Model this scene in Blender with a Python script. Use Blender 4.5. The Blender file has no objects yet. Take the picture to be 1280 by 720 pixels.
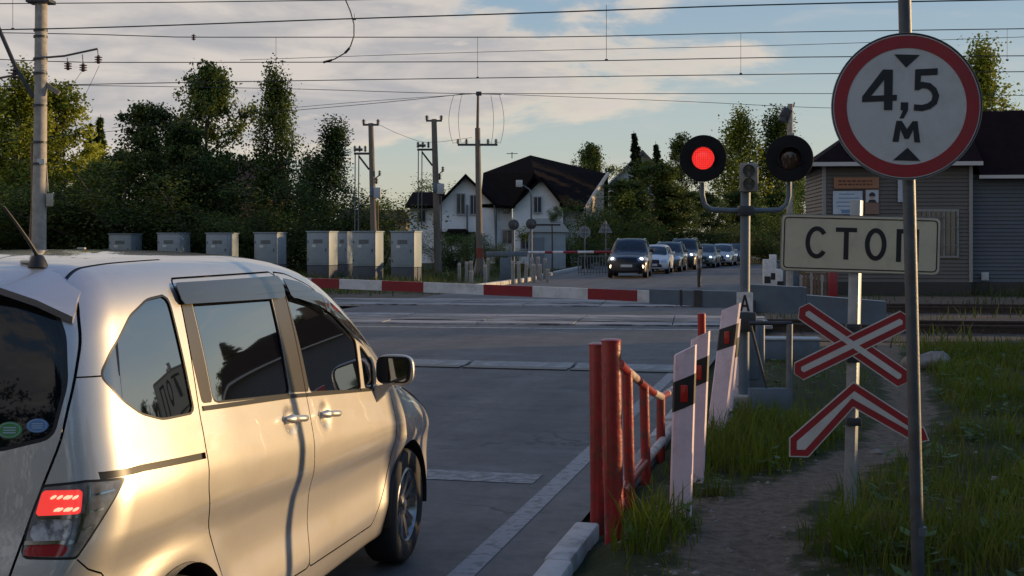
import bpy, bmesh, math, random
import numpy as np
from mathutils import Vector, Matrix
SC=bpy.context.scene; COL=SC.collection
R=math.radians; PI=math.pi
FPX,CAMH,VH=1600.0,1.77,298.5
def at(u,v,Y):
    return Vector(((u-640)/FPX*Y, Y, CAMH-(v-VH)/FPX*Y))
def gnd(u,v,z=0.0):
    Y=(CAMH-z)*FPX/(v-VH); return Vector(((u-640)/FPX*Y,Y,z))
RA=.232                                   # heading of the road
RD=Vector((math.sin(RA),math.cos(RA),0)); RR=Vector((math.cos(RA),-math.sin(RA),0))
def road(s,r,z=0): return RD*s+RR*r+Vector((0,0,z))
TA=-.14                                   # heading of the railway
TD=Vector((math.cos(TA),math.sin(TA),0)); TN=Vector((-math.sin(TA),math.cos(TA),0))
SUN_AZ,SUN_EL=R(71.0),R(5.6)              # azimuth clockwise from +Y

# ---------------------------------------------------------------- objects
def tag(o,label=None,cat=None,group=None,kind=None):
    if label: o['label']=label
    if cat: o['category']=cat
    if group: o['group']=group
    if kind: o['kind']=kind
    return o
def thing(name,label,cat,loc=(0,0,0),rz=0,group=None,kind=None):
    o=bpy.data.objects.new(name,None); COL.objects.link(o)
    o.empty_display_size=.2
    o.location=loc; o.rotation_euler=(0,0,rz)
    return tag(o,label,cat,group,kind)
def link(name,me,mat=None,parent=None):
    o=bpy.data.objects.new(name,me); COL.objects.link(o)
    if mat is not None:
        for m in (mat if isinstance(mat,(list,tuple)) else [mat]): me.materials.append(m)
    if parent is not None: o.parent=parent
    return o
def children(o): return [c for c in bpy.data.objects if c.parent==o]
def dup(root,loc=None,rz=None,label=None,group=None,parent=None,scale=None):
    c=root.copy(); COL.objects.link(c)
    if parent is not None: c.parent=parent
    if loc is not None: c.location=loc
    if rz is not None: c.rotation_euler=(0,0,rz)
    if scale is not None: c.scale=scale if hasattr(scale,'__len__') else (scale,)*3
    if label: c['label']=label
    if group: c['group']=group
    for ch in children(root): dup(ch,parent=c)
    return c

class MB:
    """collects shapes, builds ONE mesh"""
    def __init__(s): s.v=[]; s.f=[]; s.mi=[]; s.m=0
    def add(s,vs,fs,M=None):
        b=len(s.v)
        for p in vs:
            p=Vector(p); s.v.append(tuple(M@p) if M else tuple(p))
        for f in fs: s.f.append([b+i for i in f]); s.mi.append(s.m)
        return s
    def box(s,c,d,rz=0,M=None,bev=0.0):
        c=Vector(c); x,y,z=[k/2 for k in d]
        T=Matrix.Translation(c)@Matrix.Rotation(rz,4,'Z')
        if M: T=T@M
        if bev<=0:
            vs=[(-x,-y,-z),(x,-y,-z),(x,y,-z),(-x,y,-z),(-x,-y,z),(x,-y,z),(x,y,z),(-x,y,z)]
            return s.add(vs,[(3,2,1,0),(4,5,6,7),(0,1,5,4),(1,2,6,5),(2,3,7,6),(3,0,4,7)],T)
        bm=bmesh.new(); bmesh.ops.create_cube(bm,size=1.0)
        for v in bm.verts: v.co=Vector((v.co.x*2*x,v.co.y*2*y,v.co.z*2*z))
        bmesh.ops.bevel(bm,geom=list(bm.edges),offset=min(bev,x*.9,y*.9,z*.9),segments=2,affect='EDGES',profile=.5)
        bm.verts.index_update()
        s.add([v.co.copy() for v in bm.verts],[[v.index for v in f.verts] for f in bm.faces],T); bm.free(); return s
    def tube(s,pts,r,n=8,caps=True):
        pts=[Vector(p) for p in pts]; rs=r if hasattr(r,'__len__') else [r]*len(pts)
        b=len(s.v); prev=None
        for i,p in enumerate(pts):
            t=(pts[min(i+1,len(pts)-1)]-pts[max(i-1,0)])
            t=t.normalized() if t.length>1e-9 else Vector((0,0,1))
            if prev is None:
                a=Vector((0,0,1)) if abs(t.z)<.9 else Vector((1,0,0))
                u=t.cross(a).normalized()
            else:
                u=prev-t*prev.dot(t); u=u.normalized() if u.length>1e-6 else t.orthogonal().normalized()
            prev=u; w=t.cross(u)
            for k in range(n):
                an=2*PI*k/n; s.v.append(tuple(p+(u*math.cos(an)+w*math.sin(an))*rs[i]))
        for i in range(len(pts)-1):
            for k in range(n):
                k2=(k+1)%n
                s.f.append([b+i*n+k,b+i*n+k2,b+(i+1)*n+k2,b+(i+1)*n+k]); s.mi.append(s.m)
        if caps:
            s.f.append([b+k for k in range(n)][::-1]); s.mi.append(s.m)
            e=b+(len(pts)-1)*n; s.f.append([e+k for k in range(n)]); s.mi.append(s.m)
        return s
    def cyl(s,p,h,r,n=20,r2=None):
        p=Vector(p); return s.tube([p,p+Vector((0,0,h))],[r,r if r2 is None else r2],n)
    def lathe(s,prof,n=24,M=None,closed=False):
        """profile of (radius, z) turned about z"""
        vs=[];fs=[]
        for r,z in prof:
            for k in range(n):
                a=2*PI*k/n; vs.append((r*math.cos(a),r*math.sin(a),z))
        m=len(prof)
        for i in range(m if closed else m-1):
            j=(i+1)%m
            for k in range(n):
                k2=(k+1)%n; fs.append((i*n+k,i*n+k2,j*n+k2,j*n+k))
        return s.add(vs,fs,M)
    def prism(s,out,t0,t1,M=None):
        """2D outline in the xz plane, extruded along y from t0 to t1"""
        n=len(out); vs=[(x,t0,z) for x,z in out]+[(x,t1,z) for x,z in out]
        fs=[list(range(n)),list(range(2*n-1,n-1,-1))]+[(i,n+i,n+(i+1)%n,(i+1)%n) for i in range(n)]
        return s.add(vs,fs,M)
    def stroke(s,pts,w,t0,t1,M=None,closed=False):
        """thick 2D line in the xz plane, extruded along y"""
        P=[Vector((x,z)) for x,z in pts]; n=len(P); L=[];Rr=[]
        for i in range(n):
            a=P[(i-1)%n] if (closed or i>0) else P[i]; c=P[(i+1)%n] if (closed or i<n-1) else P[i]
            d1=(P[i]-a); d2=(c-P[i])
            if d1.length<1e-9: d1=d2
            if d2.length<1e-9: d2=d1
            d1.normalize(); d2.normalize()
            n1=Vector((-d1.y,d1.x)); n2=Vector((-d2.y,d2.x)); m=(n1+n2)
            m=m.normalized() if m.length>1e-6 else n1
            k=w/2/max(.35,m.dot(n1)); L.append(P[i]+m*k); Rr.append(P[i]-m*k)
        vs=[(p.x,t0,p.y) for p in L]+[(p.x,t0,p.y) for p in Rr]+[(p.x,t1,p.y) for p in L]+[(p.x,t1,p.y) for p in Rr]
        fs=[]
        for i in range(n if closed else n-1):
            j=(i+1)%n
            fs+= [(i,n+i,n+j,j),(2*n+i,2*n+j,3*n+j,3*n+i),(i,j,2*n+j,2*n+i),(n+i,3*n+i,3*n+j,n+j)]
        if not closed: fs+=[(0,2*n,3*n,n),(n-1,2*n-1,4*n-1,3*n-1)]
        return s.add(vs,fs,M)
    def build(s,name,mat=None,parent=None,smooth=None,fix=True):
        me=bpy.data.meshes.new(name); me.from_pydata(s.v,[],s.f)
        if any(s.mi): me.polygons.foreach_set('material_index',s.mi)
        if fix:
            bm=bmesh.new(); bm.from_mesh(me); bmesh.ops.recalc_face_normals(bm,faces=bm.faces); bm.to_mesh(me); bm.free()
        if smooth is not None:
            me.polygons.foreach_set('use_smooth',[True]*len(me.polygons))
            try: me.set_sharp_from_angle(angle=R(smooth))
            except Exception: pass
        me.update()
        return link(name,me,mat,parent)
def np_mesh(name,V,F,mat=None,parent=None,smooth=False):
    """V (n,3) array, F (m,k) index array"""
    me=bpy.data.meshes.new(name); V=np.asarray(V,np.float32); F=np.asarray(F,np.int32)
    m,k=F.shape
    me.vertices.add(len(V)); me.vertices.foreach_set('co',V.ravel())
    me.loops.add(m*k); me.loops.foreach_set('vertex_index',F.ravel())
    me.polygons.add(m); me.polygons.foreach_set('loop_start',np.arange(0,m*k,k,dtype=np.int32))
    if smooth: me.polygons.foreach_set('use_smooth',np.ones(m,bool))
    me.update(calc_edges=True); me.validate()
    return link(name,me,mat,parent)

# ---------------------------------------------------------------- materials
def rgb(h):
    """sRGB 0-255 triple to linear"""
    return tuple(((c/255)/12.92 if c/255<=.04045 else ((c/255+.055)/1.055)**2.4) for c in h)+(1,)
MATS={}
def mat(name,base,rough=.6,var=None,scale=3.0,metal=0.0,bump=0.0,bscale=40.0,coat=0.0,spec=.5,lo=.35,hi=.65,stretch=None,emit=None,estr=0,trans=0.0,dirt=None,dscale=1.2,damt=.5,coords='Object',rvar=0.0):
    if name in MATS: return MATS[name]
    m=bpy.data.materials.new(name); m.use_nodes=True; nt=m.node_tree; N=nt.nodes; L=nt.links
    b=N['Principled BSDF']
    base=tuple(base)+((1,) if len(base)==3 else ())
    b.inputs['Base Color'].default_value=base; b.inputs['Roughness'].default_value=rough
    b.inputs['Metallic'].default_value=metal; b.inputs['Coat Weight'].default_value=coat
    b.inputs['Coat Roughness'].default_value=.03 if coat>.55 else .22
    b.inputs['Specular IOR Level'].default_value=spec
    tc=N.new('ShaderNodeTexCoord'); vec=tc.outputs[coords]
    if stretch:
        mp=N.new('ShaderNodeMapping'); mp.inputs['Scale'].default_value=stretch; L.new(vec,mp.inputs['Vector']); vec=mp.outputs['Vector']
    col=None
    if var is not None:
        nz=N.new('ShaderNodeTexNoise'); nz.inputs['Scale'].default_value=scale; nz.inputs['Detail'].default_value=6; nz.inputs['Roughness'].default_value=.62
        L.new(vec,nz.inputs['Vector'])
        rp=N.new('ShaderNodeValToRGB'); rp.color_ramp.elements[0].position=lo; rp.color_ramp.elements[1].position=hi
        rp.color_ramp.elements[0].color=base; rp.color_ramp.elements[1].color=tuple(var)+((1,) if len(var)==3 else ())
        L.new(nz.outputs['Fac'],rp.inputs['Fac']); col=rp.outputs['Color']
        if rvar:
            mr=N.new('ShaderNodeMapRange'); mr.inputs[1].default_value=.3; mr.inputs[2].default_value=.7
            mr.inputs[3].default_value=max(.02,rough-rvar); mr.inputs[4].default_value=min(1,rough+rvar); L.new(nz.outputs['Fac'],mr.inputs[0]); L.new(mr.outputs[0],b.inputs['Roughness'])
    if dirt is not None:
        nz2=N.new('ShaderNodeTexNoise'); nz2.inputs['Scale'].default_value=dscale; nz2.inputs['Detail'].default_value=8; nz2.inputs['Roughness'].default_value=.7
        L.new(vec,nz2.inputs['Vector'])
        r2=N.new('ShaderNodeValToRGB'); r2.color_ramp.elements[0].position=.48; r2.color_ramp.elements[1].position=.68
        r2.color_ramp.elements[0].color=(0,0,0,1); r2.color_ramp.elements[1].color=(damt,)*3+(1,)
        L.new(nz2.outputs['Fac'],r2.inputs['Fac'])
        mx=N.new('ShaderNodeMix'); mx.data_type='RGBA'
        L.new(r2.outputs['Color'],mx.inputs[0])
        if col is not None: L.new(col,mx.inputs[6])
        else: mx.inputs[6].default_value=base
        mx.inputs[7].default_value=tuple(dirt)+((1,) if len(dirt)==3 else ())
        col=mx.outputs[2]
    if col is not None: L.new(col,b.inputs['Base Color'])
    if bump:
        nb=N.new('ShaderNodeTexNoise'); nb.inputs['Scale'].default_value=bscale; nb.inputs['Detail'].default_value=5
        L.new(vec,nb.inputs['Vector'])
        bp=N.new('ShaderNodeBump'); bp.inputs['Strength'].default_value=bump; bp.inputs['Distance'].default_value=.02
        L.new(nb.outputs['Fac'],bp.inputs['Height']); L.new(bp.outputs['Normal'],b.inputs['Normal'])
    if emit is not None:
        b.inputs['Emission Color'].default_value=tuple(emit)+((1,) if len(emit)==3 else ()); b.inputs['Emission Strength'].default_value=estr
    if trans:
        tl=N.new('ShaderNodeBsdfTranslucent'); mxs=N.new('ShaderNodeMixShader'); mxs.inputs[0].default_value=trans
        if col is not None: L.new(col,tl.inputs['Color'])
        else: tl.inputs['Color'].default_value=base
        out=N['Material Output']; L.new(b.outputs[0],mxs.inputs[1]); L.new(tl.outputs[0],mxs.inputs[2]); L.new(mxs.outputs[0],out.inputs['Surface'])
    MATS[name]=m; return m
GALV=lambda: mat('galvanised steel',(.11,.13,.155),.5,(.17,.19,.22),9,metal=.3,bump=.08,bscale=60,dirt=(.10,.075,.055),dscale=4,damt=.5)
BLUEGREY=lambda: mat('blue grey paint',(.085,.125,.17),.5,(.12,.16,.20),5,bump=.06,dirt=(.12,.10,.09),dscale=3,damt=.55)
DARKMET=lambda: mat('dark steel',(.035,.04,.045),.5,(.06,.06,.065),8,metal=.3,bump=.05)
BLACK=lambda: mat('black plastic',(.012,.012,.014),.45,(.022,.022,.024),12)
REDP=lambda: mat('red paint',(.36,.020,.020),.38,(.24,.014,.016),6,coat=.5,bump=.18,bscale=30,dirt=(.10,.045,.03),dscale=11,damt=.95)
WHITEP=lambda: mat('white paint',(.74,.74,.74),.5,(.62,.61,.60),6,bump=.05,dirt=(.32,.28,.25),dscale=5,damt=.6)
CONC=lambda: mat('concrete',(.30,.28,.25),.85,(.42,.39,.35),5,bump=.3,bscale=35,dirt=(.16,.14,.12),dscale=3,damt=.6)
WOODP=lambda: mat('grey weathered wood',(.20,.17,.14),.8,(.30,.26,.21),6,stretch=(6,6,.6),bump=.25,bscale=20)

# ---------------------------------------------------------------- camera, light, sky
cam=bpy.data.cameras.new('camera'); camo=bpy.data.objects.new('camera',cam); COL.objects.link(camo)
camo.location=(0,0,CAMH); camo.rotation_euler=(R(90),0,0)
cam.sensor_width=36; cam.lens=45.0; cam.shift_y=-(360-VH)/1280; cam.clip_start=.1; cam.clip_end=3000
SC.camera=camo
sun=bpy.data.lights.new('sun','SUN'); sun.energy=5.0; sun.angle=R(.6); sun.color=(1.0,.67,.33)
suno=bpy.data.objects.new('sun',sun); COL.objects.link(suno)
sd=Vector((math.sin(SUN_AZ)*math.cos(SUN_EL),math.cos(SUN_AZ)*math.cos(SUN_EL),math.sin(SUN_EL)))
suno.rotation_euler=sd.to_track_quat('Z','Y').to_euler(); suno.location=(30,10,20)
def make_world():
    w=bpy.data.worlds.new('World'); SC.world=w; w.use_nodes=True; nt=w.node_tree; N=nt.nodes; L=nt.links
    bg=N['Background']; bg.inputs['Strength'].default_value=SKY_S
    sky=N.new('ShaderNodeTexSky'); sky.sky_type='NISHITA'; sky.sun_disc=False; sky.sun_elevation=SUN_EL; sky.sun_rotation=SUN_AZ
    sky.air_density=1.0; sky.dust_density=1.0; sky.ozone_density=1.5
    tc=N.new('ShaderNodeTexCoord'); sep=N.new('ShaderNodeSeparateXYZ'); L.new(tc.outputs['Generated'],sep.inputs[0])
    def math_(op,a,b=None,c=None):
        n=N.new('ShaderNodeMath'); n.operation=op
        for i,x in enumerate((a,b,c)):
            if x is None: continue
            if isinstance(x,(int,float)): n.inputs[i].default_value=x
            else: L.new(x,n.inputs[i])
        return n.outputs[0]
    def ramp(x,a,b,interp='SMOOTHSTEP'):
        n=N.new('ShaderNodeMapRange'); n.interpolation_type=interp; n.inputs[1].default_value=a; n.inputs[2].default_value=b; L.new(x,n.inputs[0]); return n.outputs[0]
    def noise(vec,scale,detail,rough,dist=0):
        n=N.new('ShaderNodeTexNoise'); n.inputs['Scale'].default_value=scale; n.inputs['Detail'].default_value=detail; n.inputs['Roughness'].default_value=rough; n.inputs['Distortion'].default_value=dist; L.new(vec,n.inputs['Vector']); return n.outputs['Fac']
    def vmap(scale,loc=(0,0,0)):
        n=N.new('ShaderNodeMapping'); n.inputs['Scale'].default_value=scale; n.inputs['Location'].default_value=loc; L.new(tc.outputs['Generated'],n.inputs['Vector']); return n.outputs['Vector']
    def mix(f,a,b,blend='MIX'):
        n=N.new('ShaderNodeMix'); n.data_type='RGBA'; n.blend_type=blend
        if isinstance(f,(int,float)): n.inputs[0].default_value=f
        else: L.new(f,n.inputs[0])
        for i,x in ((6,a),(7,b)):
            if isinstance(x,tuple): n.inputs[i].default_value=x
            else: L.new(x,n.inputs[i])
        return n.outputs[2]
    # clouds: streaky high cloud, thicker to the left, with a soft torn edge
    n1=noise(vmap((2.6,2.6,9.0),(.35,.1,.3)),1.6,7,.58,.35)
    n2=noise(vmap((5.0,5.0,26.0),(1.7,.4,.9)),1.7,6,.55,.5)
    n3=noise(vmap((4.0,4.0,10.0),(3.1,2.2,1.3)),2.0,8,.6,.6)
    az=math_('MULTIPLY',sep.outputs['X'],-1.15)
    el=math_('ABSOLUTE',sep.outputs['Z'])
    band=math_('MULTIPLY',ramp(el,.045,.10),.36)
    m=math_('ADD',math_('MULTIPLY',n1,.95),math_('MULTIPLY',n2,.35))
    m=math_('ADD',m,az); m=math_('ADD',m,band); m=math_('ADD',m,math_('MULTIPLY',math_('SUBTRACT',n3,.5),.45)); m=math_('SUBTRACT',m,math_('MULTIPLY',ramp(el,.22,.55),.45))
    mask=ramp(m,.91,1.14)
    shade=ramp(math_('ADD',math_('MULTIPLY',n2,.7),math_('MULTIPLY',n3,.5)),.46,.74)
    ccol=mix(shade,CLOUD_D,CLOUD_L)
    warm=ramp(math_('ABSOLUTE',math_('SUBTRACT',m,1.02)),.10,.0)
    ccol=mix(math_('MULTIPLY',warm,.9),ccol,CLOUD_W)
    grad=mix(ramp(el,.015,.09),SKY_H,SKY_M); grad=mix(ramp(el,.07,.20),grad,SKY_U); grad=mix(ramp(el,.18,.85),grad,SKY_Z)
    base=mix(.22,grad,sky.outputs[0])
    res=mix(mask,base,ccol)
    # thin wisps everywhere
    wis=math_('MULTIPLY',ramp(n2,.5,.75),.30)
    res=mix(wis,res,CLOUD_L)
    L.new(res,bg.inputs['Color'])
SKY_S=.1
def sk(c,k=1.0): return tuple(x*k/SKY_S for x in rgb(c)[:3])+(1,)
CLOUD_L=sk((214,206,199)); CLOUD_D=sk((178,177,180)); CLOUD_W=sk((240,220,198))
SKY_H=sk((214,212,194)); SKY_M=sk((192,206,207)); SKY_U=sk((156,184,208)); SKY_Z=sk((96,136,196),1.05)
make_world()
vs_=SC.view_settings; vs_.view_transform='Standard'; vs_.look='None'; vs_.exposure=0; vs_.gamma=1; vs_.use_curve_mapping=False
SC.render.engine='CYCLES'; SC.cycles.max_bounces=6; SC.cycles.transparent_max_bounces=8
try: SC.cycles.use_denoising=True
except Exception: pass
# ================================================================ cars: an implicit body cut into panels
def pchip(xs, ys):
    xs=np.asarray(xs,float); ys=np.asarray(ys,float)
    h=np.diff(xs); d=np.diff(ys)/h
    m=np.zeros_like(ys); m[0]=d[0]; m[-1]=d[-1]
    for i in range(1,len(xs)-1):
        if d[i-1]*d[i]>0:
            w1=2*h[i]+h[i-1]; w2=h[i]+2*h[i-1]
            m[i]=(w1+w2)/(w1/d[i-1]+w2/d[i])
    def f(x):
        x=np.clip(x,xs[0],xs[-1]); i=np.clip(np.searchsorted(xs,x)-1,0,len(h)-1)
        t=(x-xs[i])/h[i]
        return ((1+2*t)*(1-t)**2*ys[i]+t*(1-t)**2*h[i]*m[i]+t*t*(3-2*t)*ys[i+1]+t*t*(t-1)*h[i]*m[i+1])
    return f
def smax(a,b,k):
    h=np.maximum(k-np.abs(a-b),0)/k
    return np.maximum(a,b)+h*h*k*.25
class CarForm:
    def __init__(s,W,S,ROOF,REAR,FRONT,wheels,wr,shift=(1.6,.26),crease=(.8,.85,.16),kf=.16,kr=.17,bottom=.2,crown=.045,ycurve=.75,rearcurve=.10,frontcurve=.20,flare=.02,dents=()):
        s.W=pchip(*W); s.S=pchip(*S); s.ROOF=pchip(*ROOF); s.REAR=pchip(*REAR); s.FRONT=pchip(*FRONT)
        s.wheels=wheels; s.wr=wr; s.shift=shift; s.crease=crease; s.kf=kf; s.kr=kr; s.bottom=bottom; s.crown=crown; s.yc=ycurve; s.rc=rearcurve; s.fc=frontcurve; s.flare=flare; s.dents=dents
    def __call__(s,x,y,z):
        y=np.abs(y); cx0,cz,ca=s.crease
        sh=np.clip((x-cx0)/2.2,0,1.15)*ca*np.exp(-((z-cz)/.28)**2)
        side=s.W(x)+s.S(z+sh)
        for cx in s.wheels:
            r=np.sqrt((x-cx)**2+(z-s.wr)**2)
            side=side+s.flare*np.exp(-((r-s.wr-.06)/.075)**2)*np.clip((z-.1)/.3,0,1)
        for hx,hz in s.dents: side=side-.017*np.exp(-(((x-hx)/.052)**2+((z-hz)/.046)**2)**1.5)
        xs=x+s.shift[1]*(y/.75)**2*np.clip((x-s.shift[0])/1.2,0,1)
        frn=(z-(s.ROOF(xs)-s.crown*(y/.7)**2))/np.sqrt(1+np.where(x>s.shift[0]+.7,.3,0.))
        F=smax(y-side,frn,s.kr)
        F=smax(F,s.REAR(z)+s.rc*(y/.7)**2-x,.13)
        F=smax(F,x-s.FRONT(z)+s.fc*(y/s.yc)**2,s.kf)
        return smax(F,s.bottom-z,.04)
def sdf_poly(pts):
    P=np.array(pts,float)
    def f(x,z):
        d=np.full(x.shape,1e9); sgn=np.ones(x.shape)
        n=len(P); j=n-1
        for i in range(n):
            e=P[j]-P[i]; wx=x-P[i,0]; wz=z-P[i,1]
            t=np.clip((wx*e[0]+wz*e[1])/(e@e+1e-12),0,1)
            d=np.minimum(d,(wx-e[0]*t)**2+(wz-e[1]*t)**2)
            c1=z>=P[i,1]; c2=z<P[j,1]; c3=e[0]*wz>e[1]*wx
            flip=(c1&c2&c3)|(~c1&~c2&~c3)
            sgn=np.where(flip,-sgn,sgn); j=i
        return sgn*np.sqrt(d)
    return f
def dist_line(pts):
    P=np.array(pts,float)
    def f(x,z):
        d=np.full(x.shape,1e9)
        for i in range(len(P)-1):
            e=P[i+1]-P[i]; wx=x-P[i,0]; wz=z-P[i,1]
            t=np.clip((wx*e[0]+wz*e[1])/(e@e+1e-12),0,1)
            d=np.minimum(d,(wx-e[0]*t)**2+(wz-e[1]*t)**2)
        return np.sqrt(d)
    return f
def round_poly(pts,r,n=4):
    out=[];P=[Vector(p) for p in pts];m=len(P)
    for i in range(m):
        a,b,c=P[i-1],P[i],P[(i+1)%m]; d1=(a-b);d2=(c-b)
        k=min(r,d1.length*.45,d2.length*.45); p=b+d1.normalized()*k; q=b+d2.normalized()*k
        for t in range(n+1):
            t/=n; out.append(tuple(p*(1-t)**2+b*2*t*(1-t)+q*t*t))
    return out
class Shell:
    def __init__(s,form,inner,outer,step):
        a0,a1=[np.array(k,float) for k in inner]; o0,o1=[np.array(k,float) for k in outer]
        ax=[np.linspace(o0[i],o1[i],max(4,int(round((o1[i]-o0[i])/step)))+1) for i in range(3)]
        key={}; Q=[]; F=[]
        def vid(p):
            k=(round(p[0],5),round(p[1],5),round(p[2],5))
            if k not in key: key[k]=len(Q); Q.append(p)
            return key[k]
        for d in range(3):
            u,v=[(1,2),(2,0),(0,1)][d]
            for side in (0,1):
                c=(o0,o1)[side][d]
                ids=np.zeros((len(ax[u]),len(ax[v])),int)
                for i,pu in enumerate(ax[u]):
                    for j,pv in enumerate(ax[v]):
                        p=[0,0,0]; p[d]=c;p[u]=pu;p[v]=pv; ids[i,j]=vid(p)
                for i in range(len(ax[u])-1):
                    for j in range(len(ax[v])-1):
                        q=(ids[i,j],ids[i+1,j],ids[i+1,j+1],ids[i,j+1])
                        F.append(q if side else q[::-1])
        Q=np.array(Q); A=np.clip(Q,a0,a1); D=Q-A; L=np.linalg.norm(D,axis=1); D/=L[:,None]
        lo=np.zeros(len(Q)); hi=L.copy()
        for _ in range(34):
            m=(lo+hi)/2; P=A+D*m[:,None]; neg=form(P[:,0],P[:,1],P[:,2])<0
            lo=np.where(neg,m,lo); hi=np.where(neg,hi,m)
        P=A+D*lo[:,None]; s.form=form
        s.V=P; s.N=s.normal(P); s.faces=[tuple(f) for f in F]
    def normal(s,P):
        e=.004; g=[]
        for k in range(3):
            a=P.copy();a[:,k]+=e;b=P.copy();b[:,k]-=e
            g.append(s.form(a[:,0],a[:,1],a[:,2])-s.form(b[:,0],b[:,1],b[:,2]))
        g=np.stack(g,1); return g/(np.linalg.norm(g,axis=1)[:,None]+1e-9)
    def split(s,faces,g):
        """g(x,y,z) -> values; returns the faces where g<0 and the rest, cut along g=0"""
        used=np.unique(np.fromiter((i for f in faces for i in f),int)) if faces else np.zeros(0,int)
        G=np.ones(len(s.V)); P=s.V[used]; G[used]=g(P[:,0],P[:,1],P[:,2]); G[np.abs(G)<1e-7]=1e-7
        gl=G.tolist(); ins=[];out=[];cache={};nv=[];nn=[];base=len(s.V); V=s.V;NN=s.N
        for f in faces:
            vals=[gl[i] for i in f]
            if max(vals)<0: ins.append(f); continue
            if min(vals)>0: out.append(f); continue
            a=[];b=[];n=len(f)
            for k in range(n):
                i,j=f[k],f[(k+1)%n]; gi,gj=gl[i],gl[j]
                (a if gi<0 else b).append(i)
                if (gi<0)!=(gj<0):
                    kk=(i,j) if i<j else (j,i)
                    if kk not in cache:
                        p,q=kk; t=gl[p]/(gl[p]-gl[q])
                        nv.append(V[p]+(V[q]-V[p])*t); m=NN[p]+(NN[q]-NN[p])*t; nn.append(m/np.linalg.norm(m)); cache[kk]=base+len(nv)-1
                    a.append(cache[kk]); b.append(cache[kk])
            if len(a)>2: ins.append(tuple(a))
            if len(b)>2: out.append(tuple(b))
        if nv: s.V=np.vstack([s.V,np.array(nv)]); s.N=np.vstack([s.N,np.array(nn)])
        return ins,out
    def cutline(s,faces,pts,w,co):
        """cut a band of half width w along a polyline; co(x,y,z) -> (a,b,valid)"""
        band=[]
        for p,q in zip(pts[:-1],pts[1:]):
            p=np.array(p,float); q=np.array(q,float); L=np.linalg.norm(q-p); e=(q-p)/L; n=np.array((-e[1],e[0]))
            def tt(x,y,z):
                a,b,ok=co(x,y,z); t=(a-p[0])*e[0]+(b-p[1])*e[1]; d=(a-p[0])*n[0]+(b-p[1])*n[1]
                return np.where(ok&(np.abs(d)<.12),np.maximum(-t,t-L),1.0)
            def dd(o):
                def g(x,y,z):
                    a,b,ok=co(x,y,z); return (a-p[0])*n[0]+(b-p[1])*n[1]-o
                return g
            S,faces=s.split(faces,tt); A,B=s.split(S,dd(w)); C,D=s.split(A,dd(-w))
            faces=faces+B+C; band+=D
        return band,faces
    def build(s,faces,name,mat_,parent,off=0.0,mids=None,thick=0.0):
        if not faces: return None
        idx=sorted({i for f in faces for i in f}); mp={i:k for k,i in enumerate(idx)}
        N=s.N[idx]; V=s.V[idx]+N*off
        fs=[[mp[i] for i in f] for f in faces]
        me=bpy.data.meshes.new(name)
        if thick:
            n=len(V); cnt={}
            for f in fs:
                for k in range(len(f)):
                    e=(f[k],f[(k+1)%len(f)]); cnt[e]=1
            ring=[e for e in cnt if (e[1],e[0]) not in cnt]
            V2=np.vstack([V,V-N*thick]); al=fs+[[n+i for i in f[::-1]] for f in fs]+[[b,a,n+a,n+b] for a,b in ring]
            me.from_pydata(V2.tolist(),[],al)
            me.polygons.foreach_set('use_smooth',[True]*len(me.polygons)); me.set_sharp_from_angle(angle=R(40))
        else:
            me.from_pydata(V.tolist(),[],fs)
            me.polygons.foreach_set('use_smooth',[True]*len(me.polygons))
            me.normals_split_custom_set_from_vertices(N.tolist())
        if mids is not None: me.polygons.foreach_set('material_index',mids)
        me.update(); return link(name,me,mat_,parent)
    def cen(s,f): return s.V[list(f)].mean(axis=0)
def wheel(parent,x,y,rad,width,side,M_t,M_r,M_d,spokes=10,rim_r=None,detail=True):
    """wheel with its axle along y; side=+1 when the outer face points to +y"""
    rim_r=rim_r or rad*.66; h=width/2
    T=Matrix.Translation((x,y,rad))@Matrix.Rotation(-PI/2*side,4,'X')
    n=40 if detail else 20
    tb=MB(); tb.lathe([(rim_r,-h*.9),(rad*.93,-h),(rad*.985,-h*.8),(rad,-h*.4),(rad,h*.4),(rad*.985,h*.8),(rad*.93,h),(rim_r+.012,h*.98),(rim_r,h*.86)],n,T)
    t=tb.build('tyre',M_t,parent,50)
    w=MB(); w.lathe([(rim_r+.002,-h*.8),(rim_r+.002,h*.86),(rim_r-.012,h*.95),(rim_r-.02,h*.8),(rim_r-.03,h*.3),(rim_r-.05,-h*.3)],n,T)
    w.lathe([(.0,h*.80),(.028,h*.80),(.03,h*.74),(.062,h*.62),(.066,h*.2)],16 if detail else 8,T)
    for k in range(spokes):
        a=2*PI*k/spokes+((k%2)*.16 if spokes>8 else 0)
        c,sn=math.cos(a),math.sin(a); tn=Vector((-sn,c,0)); r0=Vector((c,sn,0))
        w0,w1=.017,.012
        if spokes<=8: w0,w1=.034,.026
        p0=r0*.05;p1=r0*(rim_r-.01)
        vs=[]
        for p,wd,zz in ((p0,w0,h*.62),(p1,w1,h*.84)):
            vs+= [p-tn*wd+Vector((0,0,zz-.03)),p+tn*wd+Vector((0,0,zz-.03)),p+tn*wd*.7+Vector((0,0,zz)),p-tn*wd*.7+Vector((0,0,zz))]
        w.add(vs,[(0,1,5,4),(1,2,6,5),(2,3,7,6),(3,0,4,7),(0,3,2,1),(4,5,6,7)],T)
    w.build('rim',M_r,t,40)
    d=MB(); d.lathe([(.0,h*.1),(rim_r*.72,h*.1),(rim_r*.72,-h*.1),(0,-h*.1)],24 if detail else 12,T)
    if detail: d.lathe([(.0,-h*.5),(rim_r-.03,-h*.5)],24,T)
    d.build('brake_disc',M_d,t,40)
    return t

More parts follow.
